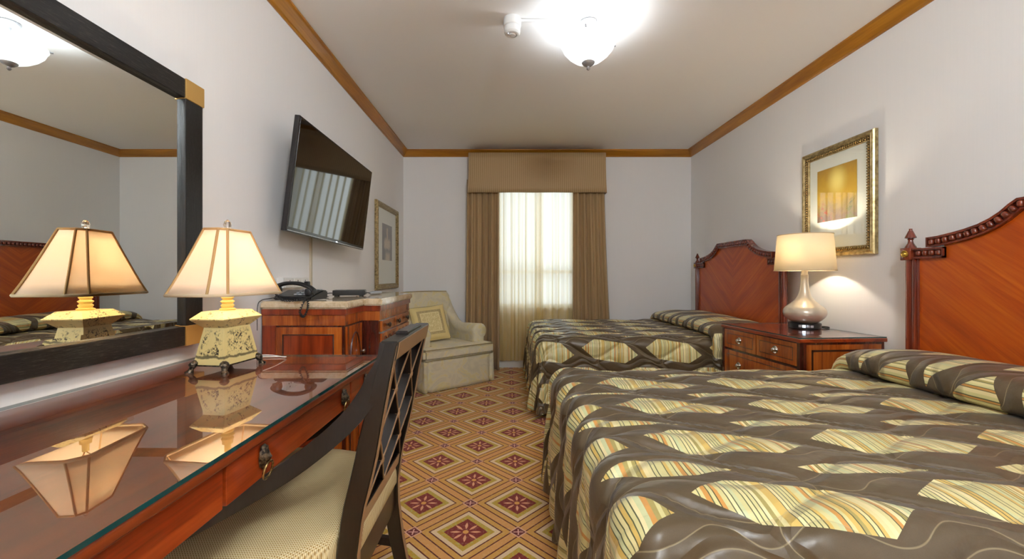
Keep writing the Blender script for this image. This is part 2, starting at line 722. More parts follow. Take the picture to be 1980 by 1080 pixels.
def obox(name, m, parent, x0, x1, y0, y1, z0, z1, bev=0.003, seg=2):
    bm = bmesh.new()
    box(bm, x0, x1, y0, y1, z0, z1, bev, seg)
    o = fin(bm, name, m, parent)
    if bev > 0:
        o.modifiers.new('flat_faces', 'WEIGHTED_NORMAL').keep_sharp = True
    return o


def prism(bm, pts, axis, a, b, bev=0.0):
    """Extrude a 2-D outline along axis from a to b. axis 'x': pts=(y,z); 'y': (x,z); 'z': (x,y)."""
    def P(p, t):
        return {'x': (t, p[0], p[1]), 'y': (p[0], t, p[1]), 'z': (p[0], p[1], t)}[axis]
    A = [bm.verts.new(P(p, a)) for p in pts]
    B = [bm.verts.new(P(p, b)) for p in pts]
    n = len(pts)
    fs = [bm.faces.new(A[::-1]), bm.faces.new(B)]
    for i in range(n):
        fs.append(bm.faces.new((A[i], A[(i + 1) % n], B[(i + 1) % n], B[i])))
    if bev:
        bmesh.ops.recalc_face_normals(bm, faces=fs)
        es = list({e for f in fs for e in f.edges})
        bmesh.ops.bevel(bm, geom=es, offset=bev, segments=2, affect='EDGES')
    return fs


def lathe(bm, prof, n=32, c=(0, 0, 0), cap=True):
    rings = []
    for r, z in prof:
        if r < 1e-6:
            rings.append([bm.verts.new((c[0], c[1], c[2] + z))])
        else:
            rings.append([bm.verts.new((c[0] + r * math.cos(2 * PI * i / n), c[1] + r * math.sin(2 * PI * i / n), c[2] + z)) for i in range(n)])
    for A, B in zip(rings, rings[1:]):
        if len(A) == 1 and len(B) == 1:
            continue
        for i in range(n):
            j = (i + 1) % n
            if len(A) == 1:
                bm.faces.new((A[0], B[j], B[i]))
            elif len(B) == 1:
                bm.faces.new((A[i], A[j], B[0]))
            else:
                bm.faces.new((A[i], A[j], B[j], B[i]))
    if cap:
        if len(rings[0]) > 1:
            bm.faces.new(rings[0][::-1])
        if len(rings[-1]) > 1:
            bm.faces.new(rings[-1])


def spline(pts, n=8):
    P = [Vector(p) for p in pts]
    P = [2 * P[0] - P[1]] + P + [2 * P[-1] - P[-2]]
    out = []
    for i in range(1, len(P) - 2):
        for k in range(n):
            t = k / n
            a, b, c, d = P[i - 1], P[i], P[i + 1], P[i + 2]
            out.append(0.5 * ((2 * b) + (c - a) * t + (2 * a - 5 * b + 4 * c - d) * t * t + (3 * b - a - 3 * c + d) * t ** 3))
    out.append(P[-2])
    return out


def tube(bm, pts, r, n=8, closed=False):
    P = [Vector(p) for p in pts]
    rings = []
    prev = None
    L = len(P)
    for i, p in enumerate(P):
        if closed:
            t = (P[(i + 1) % L] - P[i - 1]).normalized()
        else:
            t = (P[min(i + 1, L - 1)] - P[max(i - 1, 0)]).normalized()
        if prev is None:
            u = t.orthogonal().normalized()
        else:
            u = (prev - t * prev.dot(t))
            u = u.normalized() if u.length > 1e-6 else t.orthogonal().normalized()
        prev = u
        v = t.cross(u)
        rr = r(i / (L - 1)) if callable(r) else r
        rings.append([bm.verts.new(p + rr * (math.cos(2 * PI * k / n) * u + math.sin(2 * PI * k / n) * v)) for k in range(n)])
    pairs = list(zip(rings, rings[1:]))
    if closed:
        pairs.append((rings[-1], rings[0]))
    for A, B in pairs:
        for k in range(n):
            bm.faces.new((A[k], A[(k + 1) % n], B[(k + 1) % n], B[k]))
    if not closed:
        bm.faces.new(rings[0][::-1])
        bm.faces.new(rings[-1])


def otube(name, m, parent, pts, r, n=8, closed=False):
    bm = bmesh.new()
    tube(bm, pts, r, n, closed)
    return fin(bm, name, m, parent, smooth=60)


def grid(bm, nu, nv, f, uvf=None, close_u=False):
    """f(i,j)->pos. returns faces; optional uv."""
    V = [[bm.verts.new(f(i, j)) for j in range(nv)] for i in range(nu)]
    lay = bm.loops.layers.uv.verify() if uvf else None
    rngu = range(nu) if close_u else range(nu - 1)
    for i in rngu:
        for j in range(nv - 1):
            i2 = (i + 1) % nu
            q = ((i, j), (i2, j), (i2, j + 1), (i, j + 1))
            fc = bm.faces.new([V[a][b] for a, b in q])
            if lay:
                for lp, (a, b) in zip(fc.loops, ((i, j), (i + 1, j), (i + 1, j + 1), (i, j + 1))):
                    lp[lay].uv = uvf(a, b)
    return V


def loft(bm, secs, cap=True):
    rings = [[bm.verts.new(p) for p in s] for s in secs]
    n = len(rings[0])
    for A, B in zip(rings, rings[1:]):
        for i in range(n):
            bm.faces.new((A[i], A[(i + 1) % n], B[(i + 1) % n], B[i]))
    if cap:
        bm.faces.new(rings[0][::-1])
        bm.faces.new(rings[-1])
    return rings


def copy_tree(o, parent=None):
    c = o.copy()
    COL.objects.link(c)
    if parent:
        c.parent = parent
    for ch in o.children:
        if ch.type != 'LIGHT':
            copy_tree(ch, c)
    return c
# ================================================================== ROOM
XL, XR, YB, YF, ZC = -1.29, 2.297, 5.16, -2.2, 2.70
T = 0.12
WX0, WX1, WZ0, WZ1 = -0.17, 0.90, 0.71, 2.36


def struct(o):
    o['kind'] = 'structure'
    return o


struct(obox('floor', 'carpet', None, XL - T, XR + T, YF - T, YB + T, -0.1, 0, 0))
struct(obox('ceiling', 'ceiling', None, XL - T, XR + T, YF - T, YB + T, ZC, ZC + 0.1, 0))
struct(obox('wall_left', 'wall', None, XL - T, XL, YF, YB, 0, ZC, 0))
struct(obox('wall_right', 'wall', None, XR, XR + T, YF, YB, 0, ZC, 0))
struct(obox('wall_front', 'wall', None, XL - T, XR + T, YF - T, YF, 0, ZC, 0))
bm = bmesh.new()
box(bm, XL - T, WX0, YB, YB + T, 0, ZC)
box(bm, WX1, XR + T, YB, YB + T, 0, ZC)
box(bm, WX0, WX1, YB, YB + T, 0, WZ0)
box(bm, WX0, WX1, YB, YB + T, WZ1, ZC)
struct(fin(bm, 'wall_back', 'wall', smooth=0))

PROF = [(0, -0.080), (0.008, -0.080), (0.013, -0.070), (0.022, -0.064), (0.050, -0.022), (0.058, -0.016), (0.066, -0.012), (0.066, 0), (0, 0)]


def crown(name, axis, flip, base, a, b, m):
    bm = bmesh.new()
    pts = [(base + (-p if flip else p), ZC + z) for p, z in PROF]
    prism(bm, pts, axis, a, b)
    struct(fin(bm, name, m, smooth=25))


crown('trim_1', 'y', False, XL, YF, YB, 'crown')
crown('trim_2', 'y', True, XR, YF, YB, 'crown')
crown('trim_3', 'x', True, YB, XL, XR, 'crown_x')
crown('trim_4', 'x', False, YF, XL, XR, 'crown_x')


def baseboard(name, x0, x1, y0, y1):
    struct(obox(name, 'white', None, x0, x1, y0, y1, 0, 0.11, 0.004))


baseboard('baseboard_left', XL, XL + 0.014, YF, YB)
baseboard('baseboard_right', XR - 0.014, XR, YF, YB)
baseboard('baseboard_back', XL + 0.014, XR - 0.014, YB - 0.014, YB)
baseboard('baseboard_front', XL + 0.014, XR - 0.014, YF, YF + 0.014)

# window: two sashes, meeting rail at z 1.19
wn_ = struct(empty('window_1', ((WX0 + WX1) / 2, YB + 0.06, WZ0)))
ww, wh = (WX1 - WX0) / 2, WZ1 - WZ0
bm = bmesh.new()
for s in (-1, 1):
    box(bm, s * ww - 0.05 * (s > 0), s * ww + 0.05 * (s < 0), -0.05, 0.05, 0, wh, 0.004)
box(bm, -ww, ww, -0.05, 0.05, wh - 0.05, wh, 0.004)
box(bm, -ww, ww, -0.07, 0.05, 0, 0.04, 0.004)
fin(bm, 'window_frame', 'white', wn_)
mid_z = 0.48
for z0, z1, yo in ((0.04, mid_z + 0.02, -0.01), (mid_z - 0.02, wh - 0.05, 0.02)):
    bm = bmesh.new()
    a = ww - 0.05
    for s in (-1, 1):
        box(bm, s * a - 0.035 * (s > 0), s * a + 0.035 * (s < 0), yo - 0.015, yo + 0.015, z0, z1)
    box(bm, -a, a, yo - 0.015, yo + 0.015, z0, z0 + 0.04)
    box(bm, -a, a, yo - 0.015, yo + 0.015, z1 - 0.04, z1)
    sash = fin(bm, 'window_sash', 'white', wn_)
    bm = bmesh.new()
    V = [bm.verts.new(p) for p in ((-a + 0.035, yo, z0 + 0.04), (a - 0.035, yo, z0 + 0.04), (a - 0.035, yo, z1 - 0.04), (-a + 0.035, yo, z1 - 0.04))]
    bm.faces.new(V)
    fin(bm, 'window_pane', 'glass', sash, smooth=0)

# ================================================================== CURTAINS
def cloth(name, m, x0, x1, y, z0, z1, amp, folds, seed, parent=None, flare=0.0, nz=24, thick=0.004, gather=0.0, edge='left', per=12):
    bm = bmesh.new()
    nx = folds * per + 1
    rs = random.Random(seed)
    ph = [rs.uniform(-0.5, 0.5) for _ in range(folds + 2)]
    am = [rs.uniform(0.65, 1.25) for _ in range(folds + 2)]
    wdt = x1 - x0

    def f(i, j):
        s = i / (nx - 1)
        t = j / (nz - 1)
        k = s * folds
        n = int(min(k, folds - 1e-6))
        fr = k - n
        a = am[n] * (1 - fr) + am[n + 1] * fr
        p = ph[n] * (1 - fr) + ph[n + 1] * fr
        tt = 1 - t
        drift = 0.25 * math.sin(3.1 * tt + 1.7 * n) * tt
        sw = math.sin(2 * PI * k + p + drift)
        yy = y + amp * a * (0.75 + 0.45 * tt) * math.copysign(abs(sw) ** 0.7, sw)
        xx = x0 + s * wdt + 0.012 * math.sin(4 * PI * k + p) * (amp / 0.035)
        if edge == 'right':
            xx += flare * tt ** 1.5 * s
        else:
            xx -= flare * tt ** 1.5 * (1 - s)
        return (xx, yy, z0 + t * (z1 - z0))
    grid(bm, nx, nz, f, lambda i, j: (i / (nx - 1) * wdt * 1.8, j / (nz - 1) * (z1 - z0)))
    o = fin(bm, name, m, parent, smooth=80)
    if thick:
        md = o.modifiers.new('thickness', 'SOLIDIFY')
        md.thickness = thick
    return o


tag(cloth('drape', 'drape', -0.475, -0.085, 4.995, 0.01, 2.30, 0.033, 5, 3, flare=0.02), 'brown striped drape panel hanging left of the window, behind the armchair', 'curtain', 'brown drapes')
tag(cloth('drape', 'drape', 0.800, 1.180, 4.995, 0.01, 2.30, 0.033, 5, 11, flare=0.10, edge='right'), 'brown striped drape panel hanging right of the window, spreading out behind the bed', 'curtain', 'brown drapes')
tag(cloth('sheer_curtain', 'sheer', -0.20, 0.43, 5.085, 0.10, 2.32, 0.020, 7, 5, thick=0), 'left sheer curtain panel of pale gold voile over the window', 'sheer curtain', 'sheer curtains')
tag(cloth('sheer_curtain', 'sheer', 0.365, 0.93, 5.130, 0.10, 2.32, 0.016, 6, 8, thick=0), 'right sheer curtain panel of pale gold voile over the window', 'sheer curtain', 'sheer curtains')

bm = bmesh.new()
# valance: upholstered three-sided box, a little wider at the hem
lay = bm.loops.layers.uv.verify()
vx0, vx1, vy, vz0, vz1 = -0.462, 1.190, 4.94, 2.135, 2.612
NX, NZ = 50, 8


def vp(s, t):
    # s in [0,1] along left return, front, right return
    side = 0.115
    fl = 0.012 * (1 - t) ** 2
    if s < side:
        return (vx0 - fl, YB - (YB - vy) * s / side, vz0 + t * (vz1 - vz0))
    if s > 1 - side:
        return (vx1 + fl, vy + (YB - vy) * (s - 1 + side) / side, vz0 + t * (vz1 - vz0))
    q = (s - side) / (1 - 2 * side)
    return (vx0 - fl + q * (vx1 - vx0 + 2 * fl), vy - 0.006 * math.sin(q * 23) * (1 - t) - fl, vz0 + t * (vz1 - vz0))


grid(bm, NX + 1, NZ, lambda i, j: vp(i / NX, j / (NZ - 1)), lambda i, j: (i / NX * 2.1, j / (NZ - 1) * 0.47))
val = fin(bm, 'valance', 'drape', smooth=50)
md = val.modifiers.new('thickness', 'SOLIDIFY')
md.thickness = 0.016
md.offset = -1
tag(val, 'brown striped box valance above the window', 'valance')
obox('dust_board', 'drape', val, vx0 + 0.02, vx1 - 0.02, vy + 0.02, YB, vz1 - 0.02, vz1 - 0.005, 0)
otube('curtain_rod', 'white', val, [(vx0 + 0.02, 5.02, 2.31), (vx1 - 0.02, 5.02, 2.31)], 0.008)

# ================================================================== CEILING FIXTURES
def ceiling_lamp(x, y, label, power, bulb=True):
    r = empty('ceiling_lamp', (x, y, ZC), 0, label, 'ceiling lamp')
    bm = bmesh.new()
    lathe(bm, [(0.062, 0), (0.062, -0.012), (0.055, -0.018), (0, -0.018)], 32)
    fin(bm, 'ceiling_ring', 'whiteplastic', r)
    bm = bmesh.new()
    lathe(bm, [(0.050, -0.018), (0.054, -0.024), (0.046, -0.040), (0.026, -0.052), (0, -0.052)], 32)
    fin(bm, 'canopy', 'nickel', r)
    bm = bmesh.new()
    lathe(bm, [(0.009, -0.05), (0.009, -0.085), (0.014, -0.09), (0.014, -0.11), (0.006, -0.115), (0.006, -0.285)], 16)
    fin(bm, 'stem', 'nickel', r)
    bm = bmesh.new()
    R = 0.166
    prof = [(R, -0.140), (R + 0.002, -0.147), (R - 0.004, -0.155), (0.150, -0.185), (0.125, -0.215), (0.092, -0.242), (0.055, -0.262), (0.02, -0.270), (0.008, -0.271)]
    prof = prof + [(max(p - 0.005, 0.007), z + 0.005) for p, z in prof[::-1]]
    lathe(bm, prof, 48, cap=False)
    b = fin(bm, 'glass_bowl', 'bowl', r, normals=True)
    for k in range(3):
        a = k * 2 * PI / 3 + 0.25
        bm = bmesh.new()
        tube(bm, [(0.012 * math.cos(a), 0.012 * math.sin(a), -0.10), (0.1 * math.cos(a), 0.1 * math.sin(a), -0.118), (0.165 * math.cos(a), 0.165 * math.sin(a), -0.137)], 0.003, 6)
        tube(bm, [(0.160 * math.cos(a), 0.160 * math.sin(a), -0.139), (0.182 * math.cos(a), 0.182 * math.sin(a), -0.139)], 0.006, 8)
        fin(bm, 'bowl_clip', 'nickel', r)
    bm = bmesh.new()
    lathe(bm, [(0.040, -0.262), (0.036, -0.273), (0.022, -0.285), (0.010, -0.291), (0.008, -0.297), (0.012, -0.302), (0.008, -0.309), (0, -0.314)], 24)
    fin(bm, 'finial', 'nickel', r)
    for k in range(2):
        bm = bmesh.new()
        bmesh.ops.create_uvsphere(bm, u_segments=12, v_segments=8, radius=0.022)
        fin(bm, 'bulb', 'whiteplastic', r, loc=(0.06 * (1 - 2 * k), 0, -0.165))
    add_light('ceiling_lamp_glow', 'POINT', (0, 0, -0.175), power, (0.87, 0.945, 1.0), 0.06 if bulb else 0.15, parent=r)
    return r


lamp1 = ceiling_lamp(0.495, 2.515, 'frosted glass bowl ceiling lamp with nickel finial, hanging mid-room', LAMP_CEILING)
fill_lamp = ceiling_lamp(0.50, -0.45, 'added fill light built as a frosted bowl ceiling lamp, unseen behind the viewpoint', LAMP_FILL, False)  # unseen second fixture, added to light the room evenly

sd = empty('smoke_detector', (0.033, 2.515, ZC), 0, 'white round smoke detector on the ceiling beside the lamp', 'smoke detector')
bm = bmesh.new()
lathe(bm, [(0.052, 0), (0.054, -0.005), (0.054, -0.045), (0.050, -0.050), (0, -0.050)], 36)
fin(bm, 'mounting_box', 'whiteplastic', sd)
bm = bmesh.new()
lathe(bm, [(0.047, -0.050), (0.049, -0.055), (0.049, -0.085), (0.040, -0.096), (0.030, -0.098), (0.029, -0.093), (0.020, -0.093), (0.019, -0.101), (0, -0.103)], 36)
fin(bm, 'sensor_head', 'whiteplastic', sd)
bm = bmesh.new()
bmesh.ops.create_uvsphere(bm, u_segments=8, v_segments=6, radius=0.003)
fin(bm, 'indicator', 'led', sd, loc=(-0.024, -0.02, -0.0965))
cd = otube('conduit', 'whiteplastic', None, [(0.085, 2.515, ZC - 0.009), (0.435, 2.515, ZC - 0.009)], 0.009, 10)
tag(cd, 'thin white conduit running along the ceiling from smoke detector to lamp', 'conduit')

# ================================================================== MIRROR
mr = empty('wall_mirror', (XL, 1.077, 0.87), 0, 'large wall mirror in black oak frame with gilt corners above the desk', 'mirror')
my, mz, fw, fh = 0.623, 1.035, 0.092, 0.074   # half width, height, bar sizes
FD = 0.042


def bar(name, y0, y1, z0, z1, m):
    obox(name, m, mr, 0.0, FD, y0, y1, z0, z1, 0.004)


bar('frame_rail', -my + fw, my - fw, 0, fh, 'blackoak')
bar('frame_rail', -my + fw, my - fw, mz - fh, mz, 'blackoak')
for s in (-1, 1):
    bar('frame_stile', s * my - (fw if s > 0 else 0), s * my + (0 if s > 0 else fw), fh, mz - fh, 'blackoak_z')
    for z0 in (0, mz - fh):
        y0 = s * my - (fw if s > 0 else 0)
        obox('corner_block', 'goldleaf', mr, 0, FD + 0.004, y0 - 0.001, y0 + fw + 0.003, z0 - 0.002, z0 + fh + 0.002, 0.002)
bm = bmesh.new()
a, b0, b1 = my - fw + 0.002, fh - 0.002, mz - fh + 0.002
bv = 0.022
O = [(-a, b0), (a, b0), (a, b1), (-a, b1)]
I = [(-a + bv, b0 + bv), (a - bv, b0 + bv), (a - bv, b1 - bv), (-a + bv, b1 - bv)]
vo = [bm.verts.new((0.0225, *p)) for p in O]
vi = [bm.verts.new((0.0245, *p)) for p in I]
bm.faces.new(vi)
for k in range(4):
    bm.faces.new((vo[k], vo[(k + 1) % 4], vi[(k + 1) % 4], vi[k]))
vb = [bm.verts.new((0.012, *p)) for p in O]
bm.faces.new(vb[::-1])
for k in range(4):
    bm.faces.new((vb[k], vb[(k + 1) % 4], vo[(k + 1) % 4], vo[k]))
fin(bm, 'mirror_glass', 'mirror', mr, smooth=0)

# ================================================================== DESK
DZ = 0.808
DX0, DX1, DY0, DY1 = XL + 0.012, -0.530, 0.395, 1.747
dk = empty('writing_desk', ((DX0 + DX1) / 2, (DY0 + DY1) / 2, 0), 0, 'polished mahogany writing desk with sheet of glass on top, below the mirror', 'desk')
hx, hy = (DX1 - DX0) / 2, (DY1 - DY0) / 2
obox('desk_top', 'mah_desk', dk, -hx, hx - 0.002, -hy, hy, 0.776, 0.799, 0.006, 3)
bm = bmesh.new()
gx0, gx1, gy0, gy1, gz0, gz1 = -hx + 0.004, hx, -hy + 0.004, hy - 0.004, 0.7995, DZ
v0 = [bm.verts.new(p) for p in ((gx0, gy0, gz1), (gx1, gy0, gz1), (gx1, gy1, gz1), (gx0, gy1, gz1))]
v1 = [bm.verts.new((v.co.x, v.co.y, gz0)) for v in v0]
bm.faces.new(v0)
for k in range(4):
    fc = bm.faces.new((v1[k], v1[(k + 1) % 4], v0[(k + 1) % 4], v0[k]))
    fc.material_index = 1
gl = fin(bm, 'glass_sheet', ['desk_glass', 'glass_edge'], dk, smooth=0, normals=False)
bm = bmesh.new()
az0, az1 = 0.690, 0.776
box(bm, -hx + 0.01, hx - 0.03, -hy + 0.02, -hy + 0.045, az0, az1)
box(bm, -hx + 0.01, hx - 0.03, hy - 0.045, hy - 0.02, az0, az1)
box(bm, -hx + 0.01, -hx + 0.03, -hy + 0.045, hy - 0.045, az0, az1)
box(bm, hx - 0.05, hx - 0.03, -hy + 0.045, hy - 0.045, az0, az1)
fin(bm, 'apron', 'mah_y', dk, smooth=0)


def lion_pull(parent, x, y, z, sc_=1.0):
    bm = bmesh.new()
    bmesh.ops.create_icosphere(bm, subdivisions=3, radius=1)
    for v in bm.verts:
        p = v.co.copy()
        n = noise.noise(p * 3.1) * 0.22 + noise.noise(p * 7) * 0.12
        face = math.exp(-((p.y) ** 2 + (p.z + 0.1) ** 2) / 0.12) * max(p.x, 0)
        k = 1 + n
        v.co = Vector((max(p.x, -0.1) * 0.011 * k + face * 0.009, p.y * 0.016 * k, p.z * 0.026 * k))
    o = fin(bm, 'lion_mask', 'bronze', parent, loc=(x, y, z))
    bm = bmesh.new()
    tube(bm, [(0.010 + 0.004 * math.cos(t), 0.017 * math.sin(t), -0.024 + 0.019 * math.cos(t) - 0.006) for t in [2 * PI * k / 24 for k in range(24)]], 0.0028, 8, True)
    fin(bm, 'ring_pull', 'brass', parent, loc=(x, y, z), smooth=60)


def wy(y):
    return y - (DY0 + DY1) / 2


for y0, y1, hs in ((0.425, 0.790, (0.50,)), (0.800, 1.432, (0.915, 1.363)), (1.442, 1.715, (1.575,))):
    d = obox('drawer', 'mah_y', dk, hx - 0.029, hx - 0.012, wy(y0), wy(y1), 0.694, 0.772, 0.002)
    for h in hs:
        lion_pull(d, hx - 0.008, wy(h), 0.742)
for sx in (-1, 1):
    for sy in (-1, 1):
        cx, cy = sx * (hx - 0.045), sy * (hy - 0.045)
        bm = bmesh.new()
        secs = []
        for z, r in ((0.69, 0.027), (0.60, 0.025), (0.06, 0.015), (0.05, 0.02), (0.0, 0.014)):
            secs.append([(cx - r, cy - r, z), (cx + r, cy - r, z), (cx + r, cy + r, z), (cx - r, cy + r, z)])
        loft(bm, secs)
        fin(bm, 'leg', 'mah_z', dk, smooth=30)

# ================================================================== DESK LAMP
lp = empty('table_lamp', (-1.009, 1.495, DZ), math.radians(-7), 'cream toile table lamp with lion feet and panelled silk shade, on the desk', 'table lamp')


def rect_sec(a, b, z):
    return [(-a, -b, z), (a, -b, z), (a, b, z), (-a, b, z)]


bm = bmesh.new()
loft(bm, [rect_sec(0.057, 0.079, 0.026), rect_sec(0.057, 0.079, 0.040), rect_sec(0.040, 0.059, 0.150), rect_sec(0.040, 0.059, 0.156)])
fin(bm, 'body', 'toile', lp, smooth=20)
bm = bmesh.new()
loft(bm, [rect_sec(0.041, 0.060, 0.152), rect_sec(0.063, 0.091, 0.180), rect_sec(0.064, 0.092, 0.184), rect_sec(0.042, 0.066, 0.208), rect_sec(0.030, 0.05, 0.209)])
fin(bm, 'lid', 'toile_rim', lp, smooth=20)
bm = bmesh.new()
box(bm, -0.055, 0.055, -0.077, 0.077, 0.020, 0.027, 0.002)
fin(bm, 'base_plate', 'bronze', lp)
for sx in (-1, 1):
    for sy in (-1, 1):
        bm = bmesh.new()
        secs = []
        for z, r, o in ((0.0, 0.013, 0.009), (0.006, 0.013, 0.009), (0.010, 0.008, 0.006), (0.018, 0.010, 0.002), (0.028, 0.015, 0.0), (0.036, 0.012, -0.002), (0.042, 0.005, -0.004)):
            secs.append([(sx * (0.058 + o) + r * math.cos(2 * PI * k / 10), sy * (0.080 + o) + r * math.sin(2 * PI * k / 10), z) for k in range(10)])
        loft(bm, secs)
        for v in bm.verts:
            v.co += Vector((noise.noise(v.co * 160), noise.noise(v.co * 160 + Vector((5, 0, 0))), 0)) * 0.003
        fin(bm, 'paw_foot', 'bronze', lp, smooth=50)
bm = bmesh.new()
lathe(bm, [(0.024, 0.207), (0.026, 0.214), (0.018, 0.218), (0.022, 0.226), (0.016, 0.232), (0.023, 0.240), (0.015, 0.246), (0.020, 0.254), (0.017, 0.262), (0.017, 0.272), (0.010, 0.274), (0.010, 0.300)], 20)
fin(bm, 'neck', 'cream_enamel', lp)


def oct_(a, b, c, z):
    return [(-a + c, -b, z), (a - c, -b, z), (a, -b + c, z), (a, b - c, z), (a - c, b, z), (-a + c, b, z), (-a, b - c, z), (-a, -b + c, z)]


SB, ST = 0.268, 0.494
sec = []
for k in range(7):
    t = k / 6
    e = t ** 0.92
    sec.append(oct_(0.114 + (0.046 - 0.114) * e, 0.170 + (0.072 - 0.170) * e, 0.040 + (0.019 - 0.040) * e, SB + t * (ST - SB)))
bm = bmesh.new()
loft(bm, sec, cap=False)
shd = fin(bm, 'lamp_shade', 'shade', lp, smooth=12)
md = shd.modifiers.new('thickness', 'SOLIDIFY')
md.thickness = 0.002
for k in range(8):
    bm = bmesh.new()
    tube(bm, [Vector(s[k]) * 1.0 + Vector((0, 0, 0)) for s in sec], 0.0042, 6)
    fin(bm, 'rib_binding', 'shade_trim', shd, smooth=60)
for i, nm, m_ in ((0, 'hem', 'shade_hem'), (6, 'top_binding', 'shade_trim')):
    bm = bmesh.new()
    tube(bm, sec[i], 0.0055 if i == 0 else 0.0045, 6, True)
    fin(bm, nm, m_, shd, smooth=60)
otube('harp', 'brass', lp, [(0, 0, 0.30), (0, 0.03, 0.33), (0, 0.045, 0.41), (0, 0.03, 0.48), (0, 0, 0.497), (0, -0.03, 0.48), (0, -0.045, 0.41), (0, -0.03, 0.33), (0, 0, 0.30)], 0.002, 6)
bm = bmesh.new()
tube(bm, [(-0.046, 0, ST - 0.004), (0.046, 0, ST - 0.004)], 0.002, 6)
tube(bm, [(0, -0.072, ST - 0.004), (0, 0.072, ST - 0.004)], 0.002, 6)
fin(bm, 'shade_spider', 'brass', lp)
bm = bmesh.new()
lathe(bm, [(0.008, 0.494), (0.008, 0.503), (0.011, 0.506), (0.013, 0.516), (0.010, 0.527), (0.003, 0.534), (0, 0.535)], 8)
fin(bm, 'finial', 'crystal', lp, smooth=10)
bm = bmesh.new()
bmesh.ops.create_uvsphere(bm, u_segments=14, v_segments=10, radius=0.026)
fin(bm, 'bulb', 'whiteplastic', lp, loc=(0, 0, 0.345))
otube('cord', 'whiteplastic', lp, spline([(0.040, 0.06, 0.022), (0.06, 0.085, 0.030), (0.082, 0.13, 0.022), (0.098, 0.17, 0.008), (0.088, 0.195, 0.004), (0.04, 0.19, 0.004), (-0.06, 0.17, 0.004), (-0.16, 0.15, 0.004), (-0.24, 0.13, 0.004)]), 0.0022, 6)
add_light('table_lamp_glow', 'POINT', (0, 0, 0.385), LAMP_DESK, (1.0, 0.86, 0.66), 0.03, parent=lp)

# ================================================================== DRESSER
dr = empty('dresser', (XL + 0.012, 2.775, 0), 0, 'breakfront mahogany dresser with beige marble top, between desk and armchair', 'dresser')
e0, e1 = 0.453, 0.556      # depth of the wings and of the centre
c1, c2 = 0.385, 0.635      # half-widths of centre and of the whole
def foot(inset, extra=0.0):
    a = e0 - inset
    b = e1 - inset
    h = c2 - inset
    m_ = c1 - inset
    return [(0, -h), (a, -h), (a, -m_), (b, -m_), (b, m_), (a, m_), (a, h), (0, h)]


bm = bmesh.new()
prism(bm, foot(0.0), 'z', 0.968, 1.008, 0.008)
fin(bm, 'marble_top', 'marble', dr, smooth=40)
bm = bmesh.new()
prism(bm, foot(0.012), 'z', 0.935, 0.968, 0.003)
fin(bm, 'cornice', 'mah_z', dr, smooth=30)
bm = bmesh.new()
prism(bm, foot(0.020), 'z', 0.880, 0.935, 0.0015)
fin(bm, 'frieze', 'mah_burl', dr, smooth=30)
bm = bmesh.new()
prism(bm, foot(0.026), 'z', 0.10, 0.880)
fin(bm, 'carcass', 'mah_dark', dr, smooth=0)
bm = bmesh.new()
prism(bm, foot(0.014), 'z', 0.0, 0.10, 0.004)
fin(bm, 'plinth', 'mah_x', dr, smooth=30)
# near side: stile, framed inset panel
sy_ = -c2 + 0.026
obox('side_stile', 'mah_z', dr, 0.0, 0.070, sy_ - 0.006, sy_, 0.10, 0.880, 0.001)
sp_ = obox('side_panel', 'mah_burl', dr, 0.070, e0 - 0.038, sy_ - 0.004, sy_, 0.10, 0.872, 0.001)
bm = bmesh.new()
for (x0, x1, z0, z1) in ((0.105, 0.112, 0.2, 0.835), (e0 - 0.085, e0 - 0.078, 0.2, 0.835), (0.105, e0 - 0.078, 0.828, 0.835), (0.105, e0 - 0.078, 0.2, 0.207)):
    box(bm, x0, x1, sy_ - 0.0075, sy_ - 0.003, z0, z1, 0.001)
fin(bm, 'inlay_frame', 'inlay', sp_)
obox('inset_veneer', 'mah_z', sp_, 0.112, e0 - 0.085, sy_ - 0.0055, sy_ - 0.003, 0.207, 0.828, 0.0005)


def gothic(parent, xf, y0, y1, z0, z1, n):
    bm = bmesh.new()
    wv = (y1 - y0) / n
    for k in range(n):
        a, b = y0 + k * wv, y0 + (k + 1) * wv
        m_ = (a + b) / 2
        zs = z1 - wv * 1.15
        for s, e in ((a, m_), (b, m_)):
            pts = [(xf, s + (e - s) * (1 - math.cos(t * PI / 2)), zs + (z1 - zs) * math.sin(t * PI / 2)) for t in [q / 8 for q in range(9)]]
            tube(bm, [(xf, s, z0)] + pts, 0.004, 6)
        pts = [(xf, m_ + 0.5 * wv * math.cos(t) * (1 if True else 0), zs - 0.10 + 0.5 * wv * 1.0 * math.sin(t)) for t in [PI * q / 10 for q in range(11)]]
        tube(bm, pts, 0.003, 6)
    return fin(bm, 'arch_moulding', 'inlay', parent, smooth=60)


def knob(parent, x, y, z, m_='chrome', r=0.013):
    bm = bmesh.new()
    lathe(bm, [(r * 0.5, 0), (r * 0.42, 0.006), (r * 0.6, 0.010), (r, 0.016), (r * 0.95, 0.022), (r * 0.5, 0.026), (0, 0.027)], 16)
    o = fin(bm, 'knob', m_, parent, loc=(x, y, z), rot=(0, PI / 2, 0))
    return o


